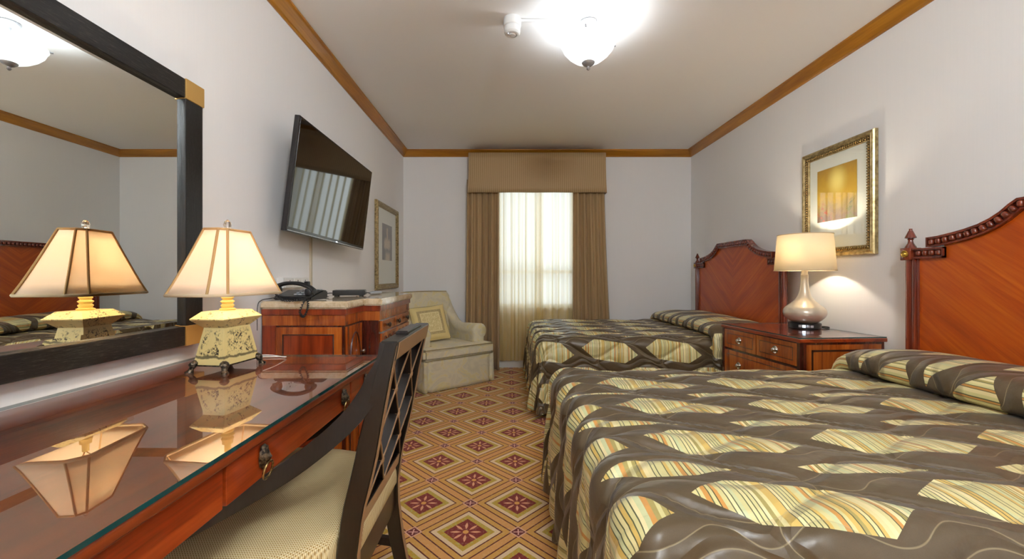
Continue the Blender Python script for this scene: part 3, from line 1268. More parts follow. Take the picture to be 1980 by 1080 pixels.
for s in (-1, 1):
    y0, y1 = sorted((s * (c1 + 0.012 - 0.02), s * (c2 - 0.04)))
    xf = e0 - 0.026
    d = obox('door', 'mah_burl', dr, xf, xf + 0.012, y0, y1, 0.13, 0.872, 0.002)
    gothic(d, xf + 0.014, y0 + 0.03, y1 - 0.03, 0.18, 0.83, 1)
    knob(d, xf + 0.012, y1 - 0.022 if s < 0 else y0 + 0.022, 0.71)
xf = e1 - 0.026
d = obox('drawer', 'mah_burl', dr, xf, xf + 0.012, -c1 + 0.05, c1 - 0.05, 0.81, 0.874, 0.002)
for q in (-0.23, 0.0, 0.23):
    knob(d, xf + 0.012, q, 0.842, 'bronze', 0.016)
obox('keyhole_cover', 'bronze', dr, e1 - 0.021, e1 - 0.017, 0.30, 0.315, 0.89, 0.928, 0.001)
for y0, y1 in ((-c1 + 0.05, -0.004), (0.004, c1 - 0.05)):
    d = obox('door', 'mah_burl', dr, xf, xf + 0.012, y0, y1, 0.13, 0.80, 0.002)
    gothic(d, xf + 0.014, y0 + 0.02, y1 - 0.02, 0.18, 0.775, 3)
    knob(d, xf + 0.012, y1 - 0.02 if y1 < 0 else y0 + 0.02, 0.5)

# ================================================================== TELEVISION
tv_r = empty('television', (-1.1146, 2.728, 1.669), 0, 'black flat screen television tilted down on a wall arm above the dresser', 'television')
tv_r.rotation_mode = 'XYZ'
Ry = Matrix.Rotation(math.radians(88.08), 4, 'Z') @ Matrix.Rotation(math.radians(5.94), 4, 'X') @ Matrix.Rotation(math.radians(1.9), 4, 'Y')
tv_r.rotation_euler = Ry.to_euler()
TW, TH = 0.54, 0.54 * 0.575
obox('casing', 'bezel', tv_r, -TW, TW, 0.0, 0.030, -TH, TH, 0.004)
obox('rear_housing', 'black', tv_r, -TW * 0.72, TW * 0.72, 0.028, 0.065, -TH * 0.95, TH * 0.45, 0.012)
obox('screen', 'blackgloss', tv_r, -TW + 0.012, TW - 0.012, -0.0015, 0.002, -TH + 0.024, TH - 0.012, 0.0005)
obox('bottom_trim', 'silverplastic', tv_r, -TW + 0.01, TW - 0.01, -0.004, 0.004, -TH + 0.004, -TH + 0.009, 0.001)
obox('sensor', 'led', tv_r, 0.05, 0.062, -0.006, 0.0, -TH + 0.006, -TH + 0.012, 0.001)
obox('mount_plate', 'black', tv_r, -0.12, 0.12, 0.062, 0.072, -0.16, 0.10, 0.002)
bk = empty('wall_bracket', (XL, 2.728, 1.66), 0, 'dark metal wall bracket behind the television', 'bracket')
obox('wall_plate', 'bezel', bk, 0, 0.012, -0.11, 0.11, -0.12, 0.12, 0.002)
obox('arm', 'bezel', bk, 0.012, 0.095, -0.03, 0.03, -0.03, 0.03, 0.003)
tk = obox('cable_trunking', 'trunk', None, XL, XL + 0.012, 2.700, 2.722, 1.01, 1.45, 0.002)
tag(tk, 'thin off-white cable trunking on the wall below the television', 'trunking')

sk = empty('socket_strip', (XL, 2.47, 1.10), 0, 'white surface-mounted socket box on the wall behind the telephone', 'socket')
obox('box', 'whiteplastic', sk, 0, 0.04, -0.155, 0.145, -0.03, 0.03, 0.003)
for q in (-0.09, 0.0, 0.09):
    f_ = obox('face_plate', 'white', sk, 0.04, 0.043, q - 0.04, q + 0.04, -0.026, 0.026, 0.001)
    bm = bmesh.new()
    for a, b in ((0, 0.012), (-0.011, -0.008), (0.011, -0.008)):
        box(bm, 0.0425, 0.0437, q + a - 0.003, q + a + 0.003, b - 0.004, b + 0.004)
    fin(bm, 'socket_hole', 'bezel', f_, smooth=0)
obox('plug', 'black', sk, 0.043, 0.07, 0.075, 0.10, -0.018, 0.006, 0.003)

# ------------------------------------------------------------------ things on the dresser
MT = 1.008
ph = empty('telephone', (-1.125, 2.255, MT), math.radians(-6), 'black corded desk telephone on the near end of the dresser', 'telephone')
bm = bmesh.new()
prism(bm, [(-0.085, 0.004), (0.085, 0.004), (0.085, 0.05), (0.04, 0.055), (-0.085, 0.022)], 'x', -0.10, 0.11, 0.006)
fin(bm, 'body', 'black', ph)
obox('display', 'silverplastic', ph, -0.01, 0.08, 0.045, 0.083, 0.048, 0.058, 0.002)
for i in range(3):
    for j in range(4):
        obox('key', 'silverplastic', ph, 0.0 + i * 0.026, 0.018 + i * 0.026, -0.06 + j * 0.024, -0.046 + j * 0.024, 0.03 + j * 0.008, 0.037 + j * 0.008, 0.0015)
bm = bmesh.new()
hp = [(-0.115, 0, 0.062), (-0.095, 0, 0.076), (-0.04, 0, 0.092), (0.03, 0, 0.091), (0.09, 0, 0.072), (0.118, 0, 0.052)]
secs = []
sp = spline(hp, 4)
for i, p in enumerate(sp):
    t = i / (len(sp) - 1)
    ew = 0.024 - 0.006 * math.sin(PI * t)
    eh = 0.010 + 0.004 * abs(2 * t - 1)
    secs.append([(p.x, -0.062 + ew * math.cos(2 * PI * k / 12), p.z + eh * math.sin(2 * PI * k / 12)) for k in range(12)])
loft(bm, secs)
for xx, zz in ((-0.092, 0.058), (0.092, 0.050)):
    lathe(bm, [(0.023, -0.018), (0.026, 0.0), (0.022, 0.014)], 16, (xx, -0.062, zz))
fin(bm, 'handset', 'black', ph, smooth=60)
pts = []
base = spline([(-0.09, -0.085, 0.05), (-0.05, -0.11, 0.018), (0.0, -0.128, 0.004), (0.07, -0.125, 0.006), (0.115, -0.128, 0.016), (0.135, -0.148, -0.03), (0.12, -0.160, -0.075), (0.098, -0.158, -0.05), (0.115, -0.140, 0.01), (0.128, -0.10, 0.03)], 24)
for i, p in enumerate(base):
    a = i * 1.3
    pts.append((p.x + 0.0045 * math.cos(a), p.y + 0.0035 * math.sin(a), p.z + 0.0045 * math.sin(a) + 0.002))
otube('coiled_cord', 'black', ph, pts, 0.0028, 5)
otube('line_cord', 'black', ph, spline([(-0.095, 0.03, 0.02), (-0.13, -0.06, 0.012), (-0.148, -0.11, 0.003), (-0.150, -0.134, -0.03), (-0.152, -0.134, -0.15)]), 0.002, 6)

stb = empty('set_top_box', (-1.03, 2.72, MT), math.radians(14), 'small black set-top box with cables on the dresser', 'set-top box')
obox('casing', 'black', stb, -0.10, 0.095, -0.06, 0.06, 0.006, 0.040, 0.004)
obox('front_panel', 'bezel', stb, 0.095, 0.098, -0.055, 0.055, 0.010, 0.036, 0.001)
for sx in (-0.08, 0.07):
    for sy in (-0.045, 0.045):
        obox('foot', 'black', stb, sx - 0.01, sx + 0.01, sy - 0.01, sy + 0.01, 0, 0.008, 0.001)
otube('cable', 'black', stb, spline([(-0.10, 0.0, 0.02), (-0.13, -0.02, 0.02), (-0.15, -0.06, 0.01), (-0.13, -0.14, 0.005), (-0.10, -0.20, 0.006)]), 0.003, 6)
rc = empty('remote_control', (-0.93, 2.93, MT), math.radians(75), 'pale grey remote control lying on the dresser behind the set-top box', 'remote')
bm = bmesh.new()
secs = []
for t in range(9):
    s = -1 + t / 4
    k = max(0.15, (1 - abs(s) ** 4)) ** 0.5
    secs.append([(s * 0.07, 0.024 * k * math.cos(2 * PI * q / 14), 0.013 + 0.013 * k * math.sin(2 * PI * q / 14)) for q in range(14)])
loft(bm, secs)
fin(bm, 'body', 'silverplastic', rc, smooth=60)
otube('lead', 'black', rc, spline([(-0.066, 0.0, 0.014), (-0.10, 0.02, 0.016), (-0.125, 0.045, 0.012), (-0.15, 0.05, 0.006)]), 0.003, 6)
# ================================================================== PICTURES
def uv_quad(bm, pts):
    lay = bm.loops.layers.uv.verify()
    f = bm.faces.new([bm.verts.new(p) for p in pts])
    for lp_, uv in zip(f.loops, ((0, 0), (1, 0), (1, 1), (0, 1))):
        lp_[lay].uv = uv
    return f


def picture(loc, rz, w_, h_, fwid, art, aw, ah, ax, az, frame_m, label, beads=False):
    """local: wall plane at y=0, picture faces -y, x to the viewer's right."""
    r = empty('framed_picture', loc, rz, label, 'picture')
    prof = [(0, 0), (0.0, -0.022), (0.006, -0.030), (0.014, -0.028), (0.022, -0.033), (0.030, -0.026), (fwid - 0.012, -0.018), (fwid - 0.006, -0.020), (fwid, -0.014), (fwid, 0)]
    bm = bmesh.new()
    cs_ = [(-1, -1), (1, -1), (1, 1), (-1, 1)]
    rings = []
    for sx, sz in cs_:
        rings.append([bm.verts.new((sx * (w_ / 2 - d), y, sz * (h_ / 2 - d))) for d, y in prof])
    for k in range(4):
        A, B = rings[k], rings[(k + 1) % 4]
        for i in range(len(prof) - 1):
            bm.faces.new((A[i], B[i], B[i + 1], A[i + 1]))
    fin(bm, 'frame', frame_m, r, smooth=25)
    iw, ih = w_ / 2 - fwid + 0.004, h_ / 2 - fwid + 0.004
    obox('mat_board', 'mat_board', r, -iw, iw, -0.008, -0.003, -ih, ih, 0)
    bm = bmesh.new()
    uv_quad(bm, [(ax - aw / 2, -0.0092, az - ah / 2), (ax + aw / 2, -0.0092, az - ah / 2), (ax + aw / 2, -0.0092, az + ah / 2), (ax - aw / 2, -0.0092, az + ah / 2)])
    fin(bm, 'print', art, r, smooth=0)
    bm = bmesh.new()
    uv_quad(bm, [(-iw, -0.012, -ih), (iw, -0.012, -ih), (iw, -0.012, ih), (-iw, -0.012, ih)])
    fin(bm, 'picture_glass', 'glass', r, smooth=0, normals=False)
    if beads:
        bm = bmesh.new()
        bmesh.ops.create_icosphere(bm, subdivisions=1, radius=1)
        for v in bm.verts:
            v.co = Vector((v.co.x * 0.013, v.co.y * 0.010, v.co.z * 0.0065))
        me = bpy.data.meshes.new('bead')
        bm.to_mesh(me)
        bm.free()
        me.polygons.foreach_set('use_smooth', [True] * len(me.polygons))
        d = fwid - 0.017
        for horiz in (True, False):
            L = (w_ if horiz else h_) - 2 * d
            n = int(L / 0.0175)
            for s in (-1, 1):
                for k in range(n + 1):
                    t = -L / 2 + L * k / n
                    p = (t, -0.024, s * (h_ / 2 - d)) if horiz else (s * (w_ / 2 - d), -0.024, t)
                    link('bead', me, 'brass', r, p, (0, PI / 2 + 0.5 if horiz else 0.5, 0))
    return r


picture((XR - 0.002, 2.868, 1.665), -PI / 2, 0.625, 0.777, 0.062, 'sun_art', 0.345, 0.375, -0.005, 0.05, 'goldpic',
        'golden sun abstract print in gilt beaded frame above the nightstand', True)
picture((XL + 0.002, 4.425, 1.445), PI / 2, 0.79, 0.885, 0.055, 'grey_art', 0.36, 0.38, 0.0, 0.05, 'goldpic2',
        'sepia grey print in plain gilt frame on the wall behind the armchair')

# ================================================================== BEDS
BZ = 0.64


def crest_pts():
    half = [(0.640, 1.312), (0.585, 1.316), (0.52, 1.326), (0.46, 1.338), (0.40, 1.355), (0.35, 1.377), (0.31, 1.402), (0.275, 1.432), (0.255, 1.447)]
    return half


bead_me = None


def headboard(parent):
    """local: x=0 is the wall, faces -x, y across, z up."""
    global bead_me
    H0 = crest_pts()
    x0, x1 = -0.085, -0.060
    out = [(-0.70, 0.28), (0.70, 0.28), (0.70, 1.25), (0.575, 1.25), (0.575, 1.30)] + [(u, z - 0.01) for u, z in H0[2:]] + \
          [(-u, z - 0.01) for u, z in H0[2:][::-1]] + [(-0.575, 1.30), (-0.575, 1.25), (-0.70, 1.25)]
    bm = bmesh.new()
    prism(bm, out, 'x', x0, x1)
    hb = fin(bm, 'headboard', 'head', parent, smooth=0)
    # crest moulding: lower and upper fillet with beads between
    path = [(u, z) for u, z in H0] + [(-u, z) for u, z in H0[::-1]]
    dense = [Vector((0, u, z)) for u, z in path]
    # subdivide the flat top
    P = []
    for a, b in zip(dense, dense[1:]):
        n = max(1, int((b - a).length / 0.03))
        P += [a.lerp(b, k / n) for k in range(n)]
    P.append(dense[-1])
    N = []
    for i in range(len(P)):
        t = (P[min(i + 1, len(P) - 1)] - P[max(i - 1, 0)]).normalized()
        n = Vector((0, t.z, -t.y))
        if n.z < 0:
            n = -n
        N.append(n)
    bm = bmesh.new()
    for off0, off1, xa, xb in ((-0.024, -0.016, -0.104, -0.062), (0.016, 0.027, -0.108, -0.055), (-0.016, 0.016, -0.096, -0.058)):
        secs = []
        for p, n in zip(P, N):
            a = p + n * off0
            b = p + n * off1
            secs.append([(xa, a.y, a.z), (xb, a.y, a.z), (xb, b.y, b.z), (xa, b.y, b.z)])
        loft(bm, secs)
    for s in (-1, 1):
        y = s * 0.640
        box(bm, -0.114, -0.055, min(y, y - s * 0.008), max(y, y - s * 0.008), 1.288, 1.339)
    fin(bm, 'crest_rail', 'head_trim', hb, smooth=30)
    if bead_me is None:
        bm = bmesh.new()
        box(bm, -0.013, 0.013, -0.0115, 0.0115, -0.0145, 0.0145, 0.008, 2)
        bead_me = bpy.data.meshes.new('bead')
        bm.to_mesh(bead_me)
        bm.free()
        bead_me.polygons.foreach_set('use_smooth', [True] * len(bead_me.polygons))
        bead_me.materials.append(M['head_trim'])
    acc = 0.02
    tot = 0
    for i in range(len(P) - 1):
        seg = P[i + 1] - P[i]
        while acc < seg.length:
            p = P[i] + seg.normalized() * acc
            ang = math.atan2(seg.z, seg.y)
            link('bead', bead_me, None, hb, (-0.101, p.y, p.z), (ang + PI, 0, 0))
            acc += 0.0335
        acc -= seg.length
    for s in (-1, 1):
        bm = bmesh.new()
        ya, yb = sorted((s * 0.565, s * 0.722))
        box(bm, -0.104, -0.058, ya, yb, 1.232, 1.241)
        box(bm, -0.108, -0.056, ya, yb, 1.277, 1.286)
        box(bm, -0.094, -0.058, ya, yb, 1.241, 1.277)
        ye = s * 0.565
        box(bm, -0.104, -0.058, min(ye, ye + s * 0.007), max(ye, ye + s * 0.007), 1.232, 1.286)
        fin(bm, 'short_rail', 'head_trim', hb, smooth=0)
        for k in range(4):
            link('bead', bead_me, None, hb, (-0.096, s * (0.589 + k * 0.034), 1.259))
        bm = bmesh.new()
        box(bm, -0.115, -0.050, *sorted((s * 0.722, s * 0.778)), 1.225, 1.292, 0.003)
        fin(bm, 'post_block', 'head_trim', hb)
        bm = bmesh.new()
        lathe(bm, [(0.019, 0), (0.019, 0.004), (0.015, 0.006), (0.013, 0.003), (0.009, 0.003), (0.006, 0.007), (0, 0.008)], 20)
        fin(bm, 'rosette', 'rosette', hb, loc=(-0.115, s * 0.75, 1.259), rot=(0, -PI / 2, 0), smooth=40)
        bm = bmesh.new()
        ys = s * 0.748
        secs = [[(-0.084 + 0.024 * math.cos(2 * PI * k / 20) * (1 - 0.08 * (k % 2)), ys + 0.018 * math.sin(2 * PI * k / 20) * (1 - 0.1 * (k % 2)), z) for k in range(20)] for z in (0.0, 1.225)]
        loft(bm, secs)
        fin(bm, 'post', 'head_trim', hb, smooth=20)
        bm = bmesh.new()
        for (ya, yb, xa) in ((0.724, 0.732, -0.098), (0.708, 0.722, -0.104), (0.698, 0.706, -0.094)):
            box(bm, xa, -0.056, *sorted((s * ya, s * yb)), 0.28, 1.232, 0.003)
        fin(bm, 'reeded_stile', 'head_trim', hb)
        bm = bmesh.new()
        lathe(bm, [(0.026, 0), (0.024, 0.006), (0.013, 0.026), (0.011, 0.042), (0.014, 0.046), (0.012, 0.049), (0.025, 0.054), (0.024, 0.058), (0.013, 0.085), (0.007, 0.098), (0.008, 0.104), (0.0, 0.106)], 20)
        fin(bm, 'finial', 'head_trim', hb, loc=(-0.083, s * 0.75, 1.292), smooth=40)
    return hb


HW, XF = 0.72, -2.045     # half width, foot plane (local)
RR = 0.075


def drape_prof(d):
    if d < RR * PI / 2:
        return RR * math.sin(d / RR), RR * (1 - math.cos(d / RR))
    e = d - RR * PI / 2
    return RR + 0.05 * e, RR + e


def quilt(U, V):
    px = (U - round(U)) * 0.505
    py = (V - round(V)) * 0.327
    d1 = abs(py - math.sin(2 * PI * U) * 0.055)
    V2 = V - 0.5
    pz = (V2 - round(V2)) * 0.327
    d2 = abs(pz + math.sin(2 * PI * U + 0.9) * 0.06)
    d3 = abs(px - math.sin(2 * PI * V) * 0.09)
    dm = min(d1, d2, d3)
    return min(1.0, dm / 0.075) ** 0.8


def bedspread(loc, uo, vo, seed, label, pillow_x, flap_len, pillow_h):
    """uo, vo: world position of one patch centre (pattern origin)."""
    xh = -0.125
    xf = XF + RR
    hw = HW - RR
    D = 0.60 + RR * (PI / 2 - 1) - 0.02
    root = empty('bedspread', loc, 0, label, 'bedspread')
    step = 0.016
    nx = int((xh - xf) / step)
    ny = int(2 * hw / step)
    nd = int(D / 0.018)
    nc = 26
    verts, uvs, faces, edged = [], [], [], []
    index = {}

    def UV(x, y):
        return ((loc[0] + x - uo) / 0.505, (loc[1] + y - vo) / 0.327)

    def fold(s, d):
        a = max(0.0, d - 0.05) / D
        return a * (0.020 * math.sin(2 * PI * s / 0.17 + 2 * noise.noise(Vector((s * 3, seed, 0)))) + 0.012 * math.sin(2 * PI * s / 0.083 + seed) * (0.4 + noise.noise(Vector((s * 5, seed + 3, 0)))))

    def add(x, y, d, nxo, nyo, s, cf=0.0, ux=None, uy=None):
        o, dn = drape_prof(d)
        o += fold(s, d) * (0.35 if nxo == 0 else 1.0) + cf * max(0, d - 0.04)
        p = Vector((x + nxo * o, y + nyo * o, BZ - dn))
        e = d - RR * PI / 2
        if d <= 0:
            n = Vector((0, 0, 1))
        elif e < 0:
            n = Vector((nxo * math.sin(d / RR), nyo * math.sin(d / RR), math.cos(d / RR)))
        else:
            n = Vector((nxo, nyo, 0))
        u, v = UV(ux if ux is not None else x + nxo * d, uy if uy is not None else y + nyo * d)
        q = quilt(u, v) * 0.014
        # puckers that run in from the foot edge
        xe = x - xf
        if d <= 0.2:
            g = math.exp(-(max(xe, 0) / 0.20) ** 2) * math.exp(-(d / 0.18) ** 2)
            q += g * 0.010 * math.sin(2 * PI * (y + 0.12 * xe) / 0.155 + 3 * noise.noise(Vector((x * 3, y * 2, seed))))
        q += 0.006 * noise.noise(Vector((x * 4, y * 4, seed + d * 4)))
        p = p + n * q
        p.z = max(p.z, 0.012)
        verts.append(p)
        uvs.append((u, v))
        return len(verts) - 1
    key = {}

    def V(x, y, d, a, b, s, **k):
        kk = (round(x, 4), round(y, 4), round(d, 4), round(a, 3), round(b, 3)) if d > 0 else (round(x, 4), round(y, 4), 0, 0, 0)
        if kk not in key:
            key[kk] = add(x, y, d, a, b, s, **k)
        return key[kk]
    xs = [xf + (xh - xf) * i / nx for i in range(nx + 1)]
    ys = [-hw + 2 * hw * j / ny for j in range(ny + 1)]
    ds = [D * k / nd for k in range(nd + 1)]
    for i in range(nx):
        for j in range(ny):
            faces.append([V(xs[a], ys[b], 0, 0, 0, 0) for a, b in ((i, j), (i + 1, j), (i + 1, j + 1), (i, j + 1))])
    for sy in (-1, 1):
        for i in range(nx):
            for k in range(nd):
                q = [V(xs[a], sy * hw, ds[b], 0, sy, xs[a] + 9) for a, b in ((i, k), (i + 1, k), (i + 1, k + 1), (i, k + 1))]
                faces.append(q if sy > 0 else q[::-1])
    for j in range(ny):
        for k in range(nd):
            q = [V(xf, ys[a], ds[b], -1, 0, ys[a]) for a, b in ((j, k), (j + 1, k), (j + 1, k + 1), (j, k + 1))]
            faces.append(q)
    for sy in (-1, 1):
        def cv(c, k):
            f = c / nc * PI / 2
            if ds[k] == 0:
                return V(xf, sy * hw, 0, 0, 0, 0)
            a, b = -math.cos(f), sy * math.sin(f)
            if c == 0:
                return V(xf, sy * hw, ds[k], -1, 0, sy * hw)
            if c == nc:
                return V(xf, sy * hw, ds[k], 0, sy, xf + 9)
            cf = 0.16 * math.sin(2 * f) ** 1 * (0.45 + 0.85 * math.cos(4 * f + 0.5))
            return V(xf, sy * hw, ds[k], a, b, sy * hw + c * 0.012, cf=cf)
        for c in range(nc):
            for k in range(nd):
                q = [cv(c, k), cv(c + 1, k), cv(c + 1, k + 1), cv(c, k + 1)]
                q = [t for n_, t in enumerate(q) if t not in q[:n_]]
                faces.append(q if sy < 0 else q[::-1])
    me = bpy.data.meshes.new('coverlet')
    me.from_pydata(verts, [], faces)
    lay = me.uv_layers.new()
    vi = np.zeros(len(me.loops), dtype=np.int32)
    me.loops.foreach_get('vertex_index', vi)
    lay.data.foreach_set('uv', np.array(uvs, dtype=np.float32)[vi].ravel())
    bm = bmesh.new()
    bm.from_mesh(me)
    bmesh.ops.recalc_face_normals(bm, faces=bm.faces)
    bm.to_mesh(me)
    bm.free()
    me.polygons.foreach_set('use_smooth', [True] * len(me.polygons))
    link('coverlet', me, 'spread', root)
    # pillow roll
    nt_, ns = 30, 110
    yext = hw + RR * PI / 2 + flap_len
    rows = []
    arc = {}

    def pf(i, j):
        s = -yext + 2 * yext * i / (ns - 1)
        th = PI * (1.36 - 1.32 * j / (nt_ - 1))
        d = max(0.0, abs(s) - hw)
        sg = 1 if s > 0 else -1
        if sg > 0:
            d2 = d / (RR * PI / 2 + flap_len)
        else:
            d2 = d / (RR * PI / 2 + flap_len)
        # the roll is fullest in the middle and thins where it goes over the edge
        k = 1 - 0.18 * (abs(s) / hw) ** 4 if d == 0 else max(0.10, 0.82 * math.exp(-(d2 / 0.28) ** 2))
        h = pillow_h * k
        a = (-0.115 - pillow_x) / 2
        xm = pillow_x + a
        rise = 0.034 * min(1.0, k)
        lump = 0.012 * noise.noise(Vector((s * 5, j * 0.2, seed + 5)))
        xx = xm + (a + 0.0) * math.cos(th) * (1 + 0.05 * math.sin(th)) + 0.02 * noise.noise(Vector((s * 2.3, seed, 1))) * (1 - j / (nt_ - 1))
        hh = rise + (h - rise) * math.sin(th) ** 0.6 if math.sin(th) > 0 else rise + (rise + 0.012) * math.sin(th) * 1.1
        hh += lump * max(0, math.sin(th)) * k
        if j > nt_ * 0.55:
            hh = max(hh, h * 0.55)
        o, dn = drape_prof(d)
        e = d - RR * PI / 2
        n = Vector((0, 0, 1)) if d <= 0 else (Vector((0, sg * math.sin(d / RR), math.cos(d / RR))) if e < 0 else Vector((0, sg, 0)))
        y = s if d <= 0 else sg * (hw + o)
        z = BZ + 0.006 - (dn if d > 0 else 0)
        gath = 1.0
        if e > 0:
            gath = 1 - 0.25 * math.exp(-((e - flap_len * 0.62) / 0.03) ** 2)
            hh = hh * gath + 0.016 + 0.012 * math.sin(xx * 60 + s * 8)
        return Vector((xx, y, z)) + n * hh
    bm = bmesh.new()
    grid(bm, ns, nt_, pf, lambda i, j: ((loc[0] + pillow_x + 0.42 * j / (nt_ - 1) * 1.25 - uo - 0.12) / 0.505, (loc[1] - yext + 2 * yext * i / (ns - 1) - vo) / 0.327))
    for v in bm.verts:
        v.co.z = max(v.co.z, 0.03)
    fin(bm, 'pillow_cover', 'spread', root, smooth=80)
    return root


def bed(loc, label):
    r = empty('bed', loc, 0, label, 'bed')
    headboard(r)
    obox('mattress', 'linen', r, XF + 0.06, -0.13, -HW + 0.06, HW - 0.06, 0.34, BZ - 0.025, 0.05, 4)
    obox('bed_base', 'linen', r, XF + 0.09, -0.13, -HW + 0.09, HW - 0.09, 0.10, 0.34, 0.01)
    for sx in (XF + 0.18, -0.25):
        for sy in (-HW + 0.18, HW - 0.18):
            bm = bmesh.new()
            lathe(bm, [(0.022, 0), (0.03, 0.10)], 12, (sx, sy, 0))
            fin(bm, 'leg', 'ebony', r)
    return r


bed((XR - 0.012, 1.506, 0), 'near double bed with an arched mahogany headboard, cut off by the right edge')
bed((XR - 0.012, 4.030, 0), 'far double bed by the window with an arched mahogany headboard')
bedspread((XR - 0.012, 1.506, 0), 0.635, 0.897, 1.0, 'brown quilted bedspread with striped patches on the near bed', -0.545, 0.12, 0.140)
bedspread((XR - 0.012, 4.005, 0), 0.816, 4.005 - 0.72 - 0.065, 4.0, 'brown quilted bedspread with striped patches on the far bed by the window', -0.655, 0.30, 0.135)

# ================================================================== NIGHTSTAND
ns_ = empty('nightstand', (1.955, 2.815, 0), math.radians(4.6), 'mahogany nightstand with glass top and round drawer plates, between the two beds', 'nightstand')
nw, nd_ = 0.378, 0.275    # half width (y), half depth (x); front faces -x
NZ_ = 0.778
obox('top', 'mah_y', ns_, -nd_ - 0.006, nd_, -nw - 0.006, nw + 0.006, 0.748, 0.771, 0.004)
bm = bmesh.new()
q = [(-nd_ - 0.004, -nw - 0.004), (nd_ - 0.004, -nw - 0.004), (nd_ - 0.004, nw + 0.004), (-nd_ - 0.004, nw + 0.004)]
v0 = [bm.verts.new((*p, NZ_)) for p in q]
v1 = [bm.verts.new((*p, 0.7714)) for p in q]
bm.faces.new(v0)
for k in range(4):
    f_ = bm.faces.new((v1[k], v1[(k + 1) % 4], v0[(k + 1) % 4], v0[k]))
    f_.material_index = 1
fin(bm, 'glass_sheet', ['glass', 'glass_edge'], ns_, smooth=0, normals=False)
bm = bmesh.new()
box(bm, -nd_ + 0.012, nd_ - 0.01, -nw + 0.006, nw - 0.006, 0.09, 0.748)
fin(bm, 'carcass', 'mah_dark', ns_, smooth=0)
bm = bmesh.new()
box(bm, -nd_ + 0.004, nd_ - 0.006, -nw, nw, 0.0, 0.09, 0.004)
fin(bm, 'plinth', 'mah_y', ns_)
for s in (-1, 1):
    obox('corner_post', 'mah_dark', ns_, -nd_, -nd_ + 0.024, s * nw - (0.024 if s > 0 else 0), s * nw + (0 if s > 0 else 0.024), 0.09, 0.748, 0.002)


def banding(parent, pts_box, th=0.004):
    """pts_box: ('x', x, y0,y1,z0,z1) or ('y', y, x0,x1,z0,z1) -> thin inlay frame."""
    ax, p, a0, a1, z0, z1 = pts_box
    bm = bmesh.new()
    for (u0, u1, w0, w1) in ((a0, a1, z0, z0 + th), (a0, a1, z1 - th, z1), (a0, a0 + th, z0, z1), (a1 - th, a1, z0, z1)):
        if ax == 'x':
            box(bm, p - 0.0006, p + 0.002, u0, u1, w0, w1)
        else:
            box(bm, u0, u1, p - 0.0006, p + 0.002, w0, w1)
    return fin(bm, 'inlay_banding', 'inlay', parent, smooth=0)


def plate_pull(parent, x, y, z):
    bm = bmesh.new()
    lathe(bm, [(0.024, 0), (0.025, 0.003), (0.022, 0.006), (0.017, 0.004), (0.014, 0.0035), (0.012, 0.010), (0.014, 0.016), (0.010, 0.022), (0.004, 0.024), (0, 0.0245)], 24)
    fin(bm, 'plate_pull', 'chrome', parent, loc=(x, y, z), rot=(0, -PI / 2, 0), smooth=40)


xf = -nd_
for y0, y1, z0, z1, pulls in ((-nw + 0.026, -0.003, 0.606, 0.742, (0.5,)), (0.003, nw - 0.026, 0.606, 0.742, (0.5,)),
                              (-nw + 0.026, nw - 0.026, 0.40, 0.590, (0.24, 0.76)), (-nw + 0.026, nw - 0.026, 0.115, 0.384, (0.24, 0.76))):
    d = obox('drawer', 'mah_burl', ns_, xf + 0.002, xf + 0.02, y0, y1, z0, z1, 0.002)
    banding(d, ('x', xf + 0.002, y0 + 0.03, y1 - 0.03, z0 + 0.028, z1 - 0.028))
    for p in pulls:
        plate_pull(d, xf + 0.002, y0 + (y1 - y0) * p, (z0 + z1) / 2)
for s in (-1, 1):
    yy = s * (nw - 0.006)
    sp_ = obox('side_panel', 'mah_burl', ns_, -nd_ + 0.045, nd_ - 0.03, min(yy, yy + s * 0.003), max(yy, yy + s * 0.003), 0.10, 0.735, 0.001)
    banding(sp_, ('y', yy + s * 0.003, -nd_ + 0.075, nd_ - 0.06, 0.14, 0.705), 0.012)

nl_ = empty('table_lamp', (2.072, 2.88, NZ_), 0.3, 'pearl gourd-shaped table lamp with round ivory shade on the nightstand', 'table lamp')
bm = bmesh.new()
lathe(bm, [(0.093, 0.0), (0.096, 0.003), (0.096, 0.036), (0.091, 0.040), (0, 0.040)], 40)
fin(bm, 'charging_base', 'black', nl_, smooth=40)
for k, a in enumerate((-2.75, -2.52, -2.28, -2.05)):
    bm = bmesh.new()
    box(bm, -0.003, 0.003, -0.009, 0.009, -0.008, 0.008, 0.001)
    fin(bm, 'outlet_port', 'silverplastic' if k != 1 else 'led', nl_, loc=(0.095 * math.cos(a), 0.095 * math.sin(a), 0.02), rot=(0, 0, a))
bm = bmesh.new()
pr = spline([(0.085, 0, 0.040), (0.120, 0, 0.058), (0.150, 0, 0.086), (0.157, 0, 0.112), (0.143, 0, 0.140), (0.105, 0, 0.168), (0.066, 0, 0.200), (0.043, 0, 0.240), (0.032, 0, 0.285), (0.028, 0, 0.330), (0.029, 0, 0.362)], 4)
lathe(bm, [(p.x * 0.81, p.z) for p in pr] + [(0.024, 0.364), (0.0, 0.364)], 48)
fin(bm, 'gourd_body', 'pearl', nl_, smooth=50)
bm = bmesh.new()
lathe(bm, [(0.023, 0.364), (0.023, 0.372), (0.020, 0.374), (0.020, 0.410), (0.014, 0.414), (0.014, 0.46)], 24)
fin(bm, 'neck', 'pearl', nl_, smooth=40)
bm = bmesh.new()
lathe(bm, [(0.180, 0.398), (0.161, 0.648)], 56, cap=False)
s_ = fin(bm, 'lamp_shade', 'shade_round', nl_, smooth=60)
md = s_.modifiers.new('thickness', 'SOLIDIFY')
md.thickness = 0.002
